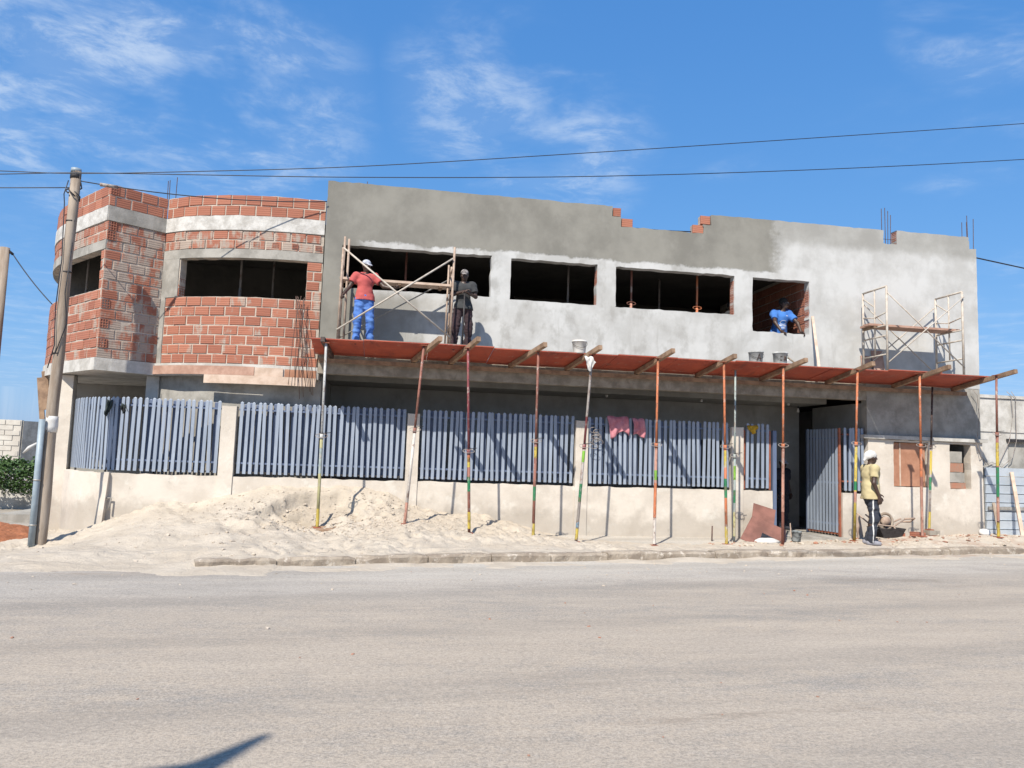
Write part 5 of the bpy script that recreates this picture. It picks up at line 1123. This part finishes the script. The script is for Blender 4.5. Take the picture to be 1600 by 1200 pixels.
# ================================================================== PEOPLE: smooth implicit bodies
class SDF:
    def __init__(s, lo, hi, h):
        s.h = h; s.lo = np.array(lo); s.n = np.ceil((np.array(hi)-s.lo)/h).astype(int)+1
        s.ax = [s.lo[i]+h*np.arange(s.n[i]) for i in range(3)]; s.D = np.full(s.n, 9., np.float32)
    def _box(s, lo, hi, m=.07):
        sl = []
        for i in range(3):
            a = max(0, int((lo[i]-m-s.lo[i])/s.h)); b = min(s.n[i], int((hi[i]+m-s.lo[i])/s.h)+2); sl.append(slice(a, max(a, b)))
        return tuple(sl), np.meshgrid(*[s.ax[i][sl[i]] for i in range(3)], indexing='ij')
    def _put(s, sl, d, k):
        D = s.D[sl]
        if k > 0:
            hh = np.maximum(k-np.abs(D-d), 0)/k; s.D[sl] = np.minimum(D, d)-hh*hh*k*.25
        else: s.D[sl] = np.minimum(D, d)
    def cone(s, a, b, ra, rb, k=.03):
        a = np.array(a, float); b = np.array(b, float); r = max(ra, rb)
        sl, (X, Y, Z) = s._box(np.minimum(a, b)-r, np.maximum(a, b)+r)
        if X.size == 0: return s
        ba = b-a; t = np.clip(((X-a[0])*ba[0]+(Y-a[1])*ba[1]+(Z-a[2])*ba[2])/max(1e-9, ba @ ba), 0, 1)
        d = np.sqrt((X-a[0]-t*ba[0])**2+(Y-a[1]-t*ba[1])**2+(Z-a[2]-t*ba[2])**2)-(ra+(rb-ra)*t)
        s._put(sl, d, k); return s
    def ell(s, c, r, k=.03, R=None):
        c = np.array(c, float); r = np.array(r, float); m_ = r.max()
        sl, (X, Y, Z) = s._box(c-m_, c+m_)
        if X.size == 0: return s
        q = np.stack([X-c[0], Y-c[1], Z-c[2]], -1)
        if R is not None: q = q @ np.array(R)                 # into local axes
        k0 = np.linalg.norm(q/r, axis=-1); k1 = np.linalg.norm(q/r**2, axis=-1)
        s._put(sl, k0*(k0-1)/np.maximum(k1, 1e-6), k); return s
    def clip(s, p, n):                                        # keep the side n points away from
        n = np.array(n, float); n /= np.linalg.norm(n); X, Y, Z = np.meshgrid(*s.ax, indexing='ij', sparse=True)
        s.D = np.maximum(s.D, ((X-p[0])*n[0]+(Y-p[1])*n[1]+(Z-p[2])*n[2]).astype(np.float32)); return s
    def fold(s, amp, fx, fz, seed):
        X, Y, Z = np.meshgrid(*s.ax, indexing='ij'); near = np.abs(s.D) < .05
        x, y, z = X[near], Y[near], Z[near]
        s.D[near] += (amp*(vnoise(x*fx+seed, y*fx, z*fz+.6*x*fx)+.5*vnoise(x*fx*2, y*fx*2+seed, z*fz*2))).astype(np.float32); return s
    def mesh(s, name, mat):
        D = s.D; n = D.shape; sg = D < 0
        idx = -np.ones((n[0]-1, n[1]-1, n[2]-1), int)
        cs = sum(sg[i:n[0]-1+i, j:n[1]-1+j, k:n[2]-1+k].astype(np.int8) for i in (0, 1) for j in (0, 1) for k in (0, 1))
        act = np.argwhere((cs > 0) & (cs < 8)); idx[act[:, 0], act[:, 1], act[:, 2]] = np.arange(len(act))
        P = np.zeros((len(act), 3)); C = np.zeros(len(act))
        cr = [(i, j, k) for i in (0, 1) for j in (0, 1) for k in (0, 1)]
        for a in cr:
            for ax in range(3):
                if a[ax]: continue
                b = list(a); b[ax] = 1
                da = D[act[:, 0]+a[0], act[:, 1]+a[1], act[:, 2]+a[2]]; db = D[act[:, 0]+b[0], act[:, 1]+b[1], act[:, 2]+b[2]]
                m_ = (da < 0) != (db < 0); t = np.where(m_, da/np.where(da == db, 1, da-db), 0)
                q = np.tile(np.array(a, float), (len(act), 1)); q[:, ax] += t; P[m_] += q[m_]; C[m_] += 1
        V = s.lo+s.h*(act+P/np.maximum(C, 1)[:, None]); Fc = []
        for ax in range(3):
            u, v = (ax+1) % 3, (ax+2) % 3
            sl0 = [slice(1, -1)]*3; sl1 = [slice(1, -1)]*3; sl0[ax] = slice(0, -1); sl1[ax] = slice(1, None)
            e = np.argwhere(sg[tuple(sl0)] != sg[tuple(sl1)])
            if not len(e): continue
            off = np.array([1, 1, 1]); off[ax] = 0; e = e+off; ins = sg[e[:, 0], e[:, 1], e[:, 2]]
            def g(du, dv): f_ = e.copy(); f_[:, u] -= du; f_[:, v] -= dv; return idx[f_[:, 0], f_[:, 1], f_[:, 2]]
            q = np.stack([g(1, 1), g(0, 1), g(0, 0), g(1, 0)], -1); q[~ins] = q[~ins][:, ::-1]; Fc.append(q)
        Fc = np.concatenate(Fc); Fc = Fc[(Fc >= 0).all(1)]
        me = bpy.data.meshes.new(name); me.from_pydata(V.tolist(), [], Fc.tolist()); me.materials.append(mat)
        me.polygons.foreach_set('use_smooth', [True]*len(Fc)); me.update(); return me
SKIN = simple('dark_brown_skin', (.075, .042, .030), (.055, .030, .021), 12, .5)
HAIR = simple('black_hair', (.012, .010, .009), (.02, .018, .016), 40, .9, 0, .6, 90, .006)
EYEW = simple('eye_white', (.65, .62, .58), (.6, .57, .52), 9, .3)
def V3(*a): return np.array(a, float)
STD = dict(pel=(0, 0, .96), chest=(0, 0, 1.28), neck=(0, .01, 1.47), head=(0, -.025, 1.622), shL=(-.18, .0, 1.415), shR=(.18, .0, 1.415), elL=(-.23, .03, 1.14), elR=(.23, .03, 1.14), wrL=(-.24, -.04, .90), wrR=(.24, -.04, .90),
           hipL=(-.09, 0, .93), hipR=(.09, 0, .93), knL=(-.10, -.015, .51), knR=(.10, -.015, .51), anL=(-.11, .02, .10), anR=(.11, .02, .10), hdL=(0, -.05, -1), hdR=(0, -.05, -1), yaw=0., tilt=0., toeL=(-.12, -1, 0), toeR=(.12, -1, 0), curl=.5)
def person(loc, rz, H, J, label, shirt, trou, shoe, hat, sleeve=.62, hem=.90, stripe=None, seed=1, gloves=None, collar=None):
    J = {**STD, **J}; sc_ = H/1.755
    th = thing('person', loc, label, 'person'); th.rotation_euler = (0, 0, rz); th.scale = (sc_,)*3
    g = {k: (V3(*v) if isinstance(v, tuple) else v) for k, v in J.items()}
    lo = (-.75, -.75, -.02); hi = (.75, .6, 1.85)
    pts = np.array([g[k] for k in ('pel', 'neck', 'head', 'elL', 'elR', 'wrL', 'wrR', 'knL', 'knR', 'anL', 'anR', 'shL', 'shR')])
    lo = np.minimum(pts.min(0)-.26, [9, 9, 9]); hi = pts.max(0)+.26; lo[2] = max(-.03, pts[:, 2].min()-.14)
    def add(nm, me): o = bpy.data.objects.new(nm, me); COL.objects.link(o); o.parent = th; return o
    # ---- body
    b = SDF(lo, hi, .0095)
    mid = (g['pel']+g['chest'])/2
    b.cone(g['pel'], mid, .115, .105, .05).cone(mid, g['chest'], .105, .125, .05).cone(g['chest'], g['neck']-V3(0, 0, .06), .12, .07, .05).cone(g['shL'], g['shR'], .06, .06, .05)
    b.cone(g['neck']-V3(0, 0, .05), g['head']-V3(0, 0, .06), .056, .05, .03)
    for s in 'LR':
        b.cone(g['sh'+s], g['el'+s], .052, .040, .03).cone(g['el'+s], g['wr'+s], .041, .027, .02)
        b.cone(g['hip'+s], g['kn'+s], .085, .055, .04).cone(g['kn'+s], g['an'+s]+V3(0, 0, .0), .056, .036, .03).ell(g['kn'+s]*.55+g['an'+s]*.45+V3(0, .018, .04), (.048, .052, .10), .04)
        toe = g['toe'+s]/np.linalg.norm(g['toe'+s]); an = g['an'+s]; b.cone(an-V3(0, 0, .05)-toe*.03, an-V3(0, 0, .065)+toe*.14, .04, .03, .03)
        # hand: palm, four fingers of unequal length with a bend, thumb from the side of the palm
        d = g['hd'+s]/np.linalg.norm(g['hd'+s]); sx_ = 1 if s == 'R' else -1
        side = V3(0, -1, 0)-d*(V3(0, -1, 0) @ d)
        if np.linalg.norm(side) < .2: side = V3(-sx_, 0, 0)-d*(V3(-sx_, 0, 0) @ d)
        side /= np.linalg.norm(side); pal = np.cross(d, side)*sx_*-1.; w = g['wr'+s]
        if (pal @ V3(-sx_, 0, 0)) < 0 and abs(pal[0]) > .3: pal = -pal
        for q in (-.022, 0, .022): b.cone(w+d*.015+side*q*.8, w+d*.088+side*q, .017, .0155, .012)
        cu = g['curl']
        for q, l in ((.033, .062), (.011, .074), (-.011, .068), (-.033, .052)):
            k0 = w+d*.098+side*q; k1 = k0+(d*math.cos(cu*.5)+pal*math.sin(cu*.5))*l*.5; k2 = k1+(d*math.cos(cu*1.5)+pal*math.sin(cu*1.5))*l*.55
            b.cone(k0, k1, .0105, .0098, .006).cone(k1, k2, .0098, .0085, .004)
        t0 = w+d*.03+side*.034; t1 = t0+(d*.75+side*.7+pal*.25)*.040; b.cone(t0, t1, .0135, .0115, .01).cone(t1, t1+(d*.95+side*.2+pal*.3)*.032, .0112, .0092, .005)
    # head in its own axes: f forward, l to its left side
    Rm = np.array((Matrix.Rotation(g['yaw'], 3, 'Z') @ Matrix.Rotation(g['tilt'], 3, 'X')))
    hd = lambda x, y, z: g['head']+Rm @ V3(x, y, z)
    b.ell(hd(0, .012, .02), (.074, .094, .098), .02, Rm).ell(hd(0, -.022, -.035), (.060, .070, .078), .03, Rm).ell(hd(0, -.048, -.088), (.032, .034, .026), .03, Rm)
    b.cone(hd(0, -.092, .022), hd(0, -.112, -.024), .010, .015, .012); b.ell(hd(0, -.088, .035), (.048, .014, .011), .012, Rm)
    b.ell(hd(0, -.092, -.056), (.026, .013, .009), .008, Rm).ell(hd(0, -.088, -.071), (.023, .012, .008), .006, Rm)
    for q in (-1, 1): b.ell(hd(q*.076, .008, -.012), (.010, .020, .032), .008, Rm).ell(hd(q*.047, -.062, -.022), (.02, .02, .022), .02, Rm)
    body = add('body', b.mesh('body', SKIN))
    mb = MB()
    for q in (-1, 1):
        e = hd(q*.031, -.083, .014); mb.lathe([(.001, -.011), (.009, -.006), (.0125, 0), (.009, .006), (.001, .011)], e, 8)
    add('eyes', mb.mesh('eyes', EYEW, smooth=True))
    # ---- trousers
    if trou:
        t = SDF(lo, hi, .0115)
        t.cone(g['pel']+V3(0, 0, .07), g['pel'], .125, .138, .05)
        for s in 'LR': t.cone(g['hip'+s], g['kn'+s], .108, .082, .05).cone(g['kn'+s], g['an'+s]+V3(0, .0, -.03), .082, .070, .03)
        t.fold(.015, 7, 17, seed)
        t.clip(g['pel']+V3(0, 0, .10), (0, 0, 1)); t.clip(V3(0, 0, .055), (0, 0, -1)); add('trousers', t.mesh('trousers', trou))
    # ---- shirt
    t = SDF(lo, hi, .0115); up_d = (g['neck']-g['pel']); up_d /= np.linalg.norm(up_d); hz = g['pel']+up_d*(hem-.96)
    t.cone(hz-up_d*.03+V3(-.062, 0, 0), mid+V3(-.03, 0, 0), .150, .125, .05).cone(hz-up_d*.03+V3(.062, 0, 0), mid+V3(.03, 0, 0), .150, .125, .05).cone(mid, g['chest']+V3(0, 0, .02), .140, .150, .05).cone(g['chest'], g['neck']-V3(0, 0, .075), .135, .085, .05).cone(g['shL'], g['shR'], .075, .075, .06)
    t.cone(g['chest']+V3(-.06, 0, .03), g['chest']+V3(.06, 0, .03), .115, .115, .05)
    for s in 'LR':
        e = g['sh'+s]+(g['el'+s]-g['sh'+s])*sleeve; t.cone(g['sh'+s], e, .076, .074, .04)
        if sleeve < 1: dd = (g['el'+s]-g['sh'+s]); t_pl = (e, dd/np.linalg.norm(dd))
    t.fold(.014, 7, 9, seed+5)
    # cut sleeves square, neckline, hem; flatten front to back
    X, Y, Z = np.meshgrid(*t.ax, indexing='ij', sparse=True)
    for s in 'LR':
        if sleeve < 1:
            a = g['sh'+s]; dd = g['el'+s]-a; ln = np.linalg.norm(dd); dd = dd/ln; pr = (X-a[0])*dd[0]+(Y-a[1])*dd[1]+(Z-a[2])*dd[2]
            rad = np.sqrt(np.maximum(0, (X-a[0])**2+(Y-a[1])**2+(Z-a[2])**2-pr**2)); out = (rad < .10) & (pr > ln*sleeve-.02) & (np.sign(a[0])*(X-a[0]) > -.02 if abs(a[0]) > .05 else True)
            t.D = np.where(out, np.maximum(t.D, pr-ln*sleeve), t.D).astype(np.float32)
    nk = g['neck']+V3(0, -.02, -.005); dn = np.sqrt((X-nk[0])**2+(Y-nk[1])**2+((Z-nk[2])*.9)**2)-.072; t.D = np.maximum(t.D, -dn).astype(np.float32)
    t.clip(hz-up_d*.02, tuple(-up_d)); add('shirt', t.mesh('shirt', shirt))
    if collar:
        pts_ = [hd(.075*math.sin(a*PI/8)*1., .02-.075*math.cos(a*PI/8), -.155+.012*math.cos(a*PI/8)) for a in range(-7, 8)]; add('collar', MB().tube(pts_, .014, 6).mesh('collar', collar, smooth=True))
    # ---- shoes
    if shoe:
        t = SDF(lo, hi, .0105)
        for s in 'LR':
            toe = g['toe'+s]/np.linalg.norm(g['toe'+s]); an = g['an'+s]; t.cone(an-V3(0, 0, .045)-toe*.035, an-V3(0, 0, .060)+toe*.15, .052, .042, .02).cone(an-V3(0, 0, .045), an+V3(0, 0, .0), .05, .046, .02)
            t.clip(V3(0, 0, min(g['anL'][2], g['anR'][2])-.098), (0, 0, -1))
        add('shoes', t.mesh('shoes', shoe))
    # ---- head cover
    kind, hm_ = hat
    t = SDF(g['head']-.24, g['head']+.24, .008)
    if kind == 'hair': t.ell(hd(0, .018, .035), (.082, .100, .098), .0, Rm).fold(.006, 40, 40, seed); t.clip(hd(0, -.06, .045), tuple(Rm @ V3(0, -1, -.45)))
    if kind == 'cap':
        t.ell(hd(0, .012, .042), (.085, .106, .088), .0, Rm); t.clip(hd(0, 0, .035), tuple(Rm @ V3(0, .12, -1)))
        for q in (-.05, -.025, 0, .025, .05): t.cone(hd(q, -.085, .040), hd(q*.85, -.165+abs(q)*.5, .022), .008, .007, .02)
    if kind == 'wrap':
        t.ell(hd(0, .016, .040), (.090, .112, .092), .0, Rm).fold(.005, 18, 22, seed); t.clip(hd(0, -.09, .040), tuple(Rm @ V3(0, -.75, -1))); t.cone(hd(.0, .09, .01), hd(.0, .135, -.06), .05, .022, .05)
    add({'hair': 'hair', 'cap': 'cap', 'wrap': 'head_wrap'}[kind], t.mesh(kind, hm_))
    if gloves:
        for s in gloves[1]:
            t = SDF(g['wr'+s]-.16, g['wr'+s]+.16, .009); d = g['hd'+s]/np.linalg.norm(g['hd'+s]); t.cone(g['wr'+s]-d*.03, g['wr'+s]+d*.10, .04, .052, .02).cone(g['wr'+s]+d*.1, g['wr'+s]+d*.15, .05, .03, .02); add('glove', t.mesh('glove', gloves[0]))
    return th
C_RED = cloth_mat('salmon_red', (.52, .11, .10), (.44, .085, .085), 3); C_JEAN = cloth_mat('bright_blue_denim', (.055, .15, .50), (.12, .26, .62), 7); C_DKSHIRT = cloth_mat('charcoal', (.035, .036, .038), (.055, .058, .06), 6); C_MAR = cloth_mat('dark_maroon', (.055, .030, .035), (.035, .02, .024), 5)
C_YSH = cloth_mat('pale_yellow', (.60, .51, .29), (.48, .40, .22), 4); C_NAVY = cloth_mat('dark_navy', (.015, .018, .030), (.03, .033, .045), 6); C_SHOE = cloth_mat('grey_shoe', (.34, .34, .38), (.24, .24, .27)); C_CAP = cloth_mat('cap_white', (.58, .60, .66), (.30, .32, .38), 22)
# blue shirt with a white chest print
M = Mat('cloth_blue_print', .95); ob = M.xyz(M.obj)
base = M.mix(M.rng(M.noise(6, 5, .6), .35, .65), (.065, .22, .62), (.045, .16, .50))
inx = M.math('MULTIPLY', M.rng(ob[0], -.085, -.08), M.rng(ob[0], .085, .08)); 
def zb_(a, b): return M.math('MULTIPLY', M.rng(ob[2], a, a+.006), M.rng(ob[2], b, b-.006))
txt = M.rng(M.noise(38, 2, .5, (1, .2, .5), M.obj), .46, .50)
band_ = M.math('MAXIMUM', M.math('MULTIPLY', zb_(1.10, 1.145), txt), M.math('MULTIPLY', zb_(1.055, 1.09), txt))
rx = M.math('POWER', M.math('DIVIDE', ob[0], .075), 2); rz_ = M.math('POWER', M.math('DIVIDE', M.math('SUBTRACT', ob[2], 1.19), .045), 2); rr_ = M.math('ADD', rx, rz_)
ring_ = M.math('MULTIPLY', M.rng(rr_, .55, .62), M.rng(rr_, 1.0, .92))
small = M.math('MULTIPLY', M.math('MULTIPLY', M.rng(ob[0], .04, .045), M.rng(ob[0], .10, .095)), zb_(1.325, 1.345))
msk = M.math('MULTIPLY', M.math('MAXIMUM', M.math('MULTIPLY', M.math('MAXIMUM', band_, ring_), inx), small), M.rng(ob[1], -.02, -.03))
M.col(M.mix(M.math('MULTIPLY', msk, .85), base, (.70, .74, .80))); M.bump(M.noise(55, 4, .6), .3, .006); C_BLUE = M.m
# dark trousers with white side stripe
M = Mat('cloth_striped_trousers', .95); ob = M.xyz(M.obj)
stp = M.math('MULTIPLY', M.math('MULTIPLY', M.rng(ob[1], .026, .031), M.rng(ob[1], .050, .045)), M.rng(ob[0], -.11, -.125))
wear = M.rng(M.noise(5, 5, .65, None, M.obj), .55, .72)
M.col(M.mix(stp, M.mix(M.math('MULTIPLY', wear, .35), M.mix(M.noise(3, 3, .5), (.020, .023, .032), (.045, .052, .075)), (.20, .21, .23)), (.72, .72, .70))); M.bump(M.noise(55, 4, .6), .3, .006); C_TROU = M.m
q = onY(568, 500, -.74)
person((q.x, -.74, dk(-.74)), .12, 1.66, dict(elL=(-.31, -.02, 1.17), wrL=(-.44, -.16, .97), shL=(-.185, .0, 1.41), elR=(.36, -.10, 1.21), wrR=(.55, -.20, 1.17), hdR=(.5, -.6, .1), hdL=(-.3, -.7, -.5), yaw=.55, tilt=.22, anL=(-.13, .02, .10), anR=(.14, .0, .10), knL=(-.12, -.03, .51), knR=(.12, -.03, .51), curl=1.5),
       'man in salmon red shirt, bright blue jeans and white cap standing on the deck', C_RED, C_JEAN, C_NAVY, ('cap', C_CAP), .60, .93, seed=2, collar=C_RED)
q = onY(722, 480, -.72)
person((q.x+.02, -.72, dk(-.72)), .05, 1.62, dict(elL=(-.26, -.06, 1.17), wrL=(-.03, -.24, 1.23), hdL=(.7, -.3, .25), elR=(.25, -.06, 1.17), wrR=(.06, -.27, 1.19), hdR=(-.75, -.2, .2), yaw=-.15, tilt=.18, anL=(-.17, .0, .10), anR=(.12, .02, .10), knL=(-.15, -.05, .51), knR=(.13, -.03, .51), curl=1.0),
       'man in charcoal shirt and dark trousers standing with folded arms by the scaffold', C_DKSHIRT, C_MAR, C_NAVY, ('cap', cloth_mat('cap_pale', (.42, .37, .35), (.05, .05, .05), 16)), .66, .90, seed=3)
ts = onY(722, 540, -1.0); tag(MB().tube([(ts.x, -1.02, dk(-1.02)), (ts.x+.01, -1.02, DT+1.08)], .016, 8).build('tool_handle', DARKIRON, None, True, loc=(ts.x, -1.02, dk(-1.02))), 'dark upright tool handle in front of the man in charcoal', 'tool')
q = onY(1221, 500, .5)
person((q.x, .56, 3.552), 0., 1.80, dict(pel=(0, .08, .95), chest=(.0, -.02, 1.28), neck=(.01, -.06, 1.46), head=(.035, -.11, 1.615), shL=(-.185, -.05, 1.405), shR=(.185, -.05, 1.405), elL=(-.26, -.26, 1.15), wrL=(-.21, -.44, .925), elR=(.27, -.27, 1.16), wrR=(.25, -.44, .925), hdL=(-.05, -.75, -.42), hdR=(.2, -.75, -.42), hipL=(-.09, .10, .92), hipR=(.09, .10, .92), knL=(-.1, .06, .5), knR=(.1, .06, .5), anL=(-.11, .1, .1), anR=(.11, .1, .1), yaw=.95, tilt=.05, curl=.8),
       'man in bright blue printed t-shirt leaning out of the square window', C_BLUE, C_NAVY, C_NAVY, ('hair', HAIR), .64, .88, seed=4)
q = onZ(1361, 851, .11)
person((q.x, q.y, gz(q.x, q.y)-.0), 1.45, 1.80, dict(knL=(-.09, -.02, .51), anL=(-.09, .05, .10), knR=(.10, -.15, .54), anR=(.11, .02, .10), elL=(-.24, .06, 1.15), wrL=(-.22, -.05, .91), elR=(.22, -.10, 1.17), wrR=(.20, -.26, .95), hdL=(.02, -.15, -1), hdR=(0, -.3, -1), yaw=.05, tilt=.04, pel=(0, -.0, .96), chest=(0, -.01, 1.28), curl=.6),
       'man in pale yellow t-shirt and white head wrap standing on the kerb, facing right', C_YSH, C_TROU, C_SHOE, ('wrap', C_WHT), .62, .87, seed=5)
q = onY(1219, 780, 1.5)
person((q.x+.05, 1.5, .06), .3, 1.68, dict(tilt=.2), 'dim figure in dark clothes and pale cap inside the dark doorway', C_NAVY, C_NAVY, C_NAVY, ('cap', C_CAP), .7, .9, seed=6)
person((7.62, .62, 3.552), .9, 1.66, dict(elR=(.32, -.10, 1.2), wrR=(.33, -.36, 1.06), hdR=(.2, -.7, -.4), yaw=.0), 'worker mostly hidden behind the left edge of the square window, white glove showing', C_DKSHIRT, C_NAVY, C_NAVY, ('hair', HAIR), .64, .9, seed=8, gloves=(C_WHT, 'R'))
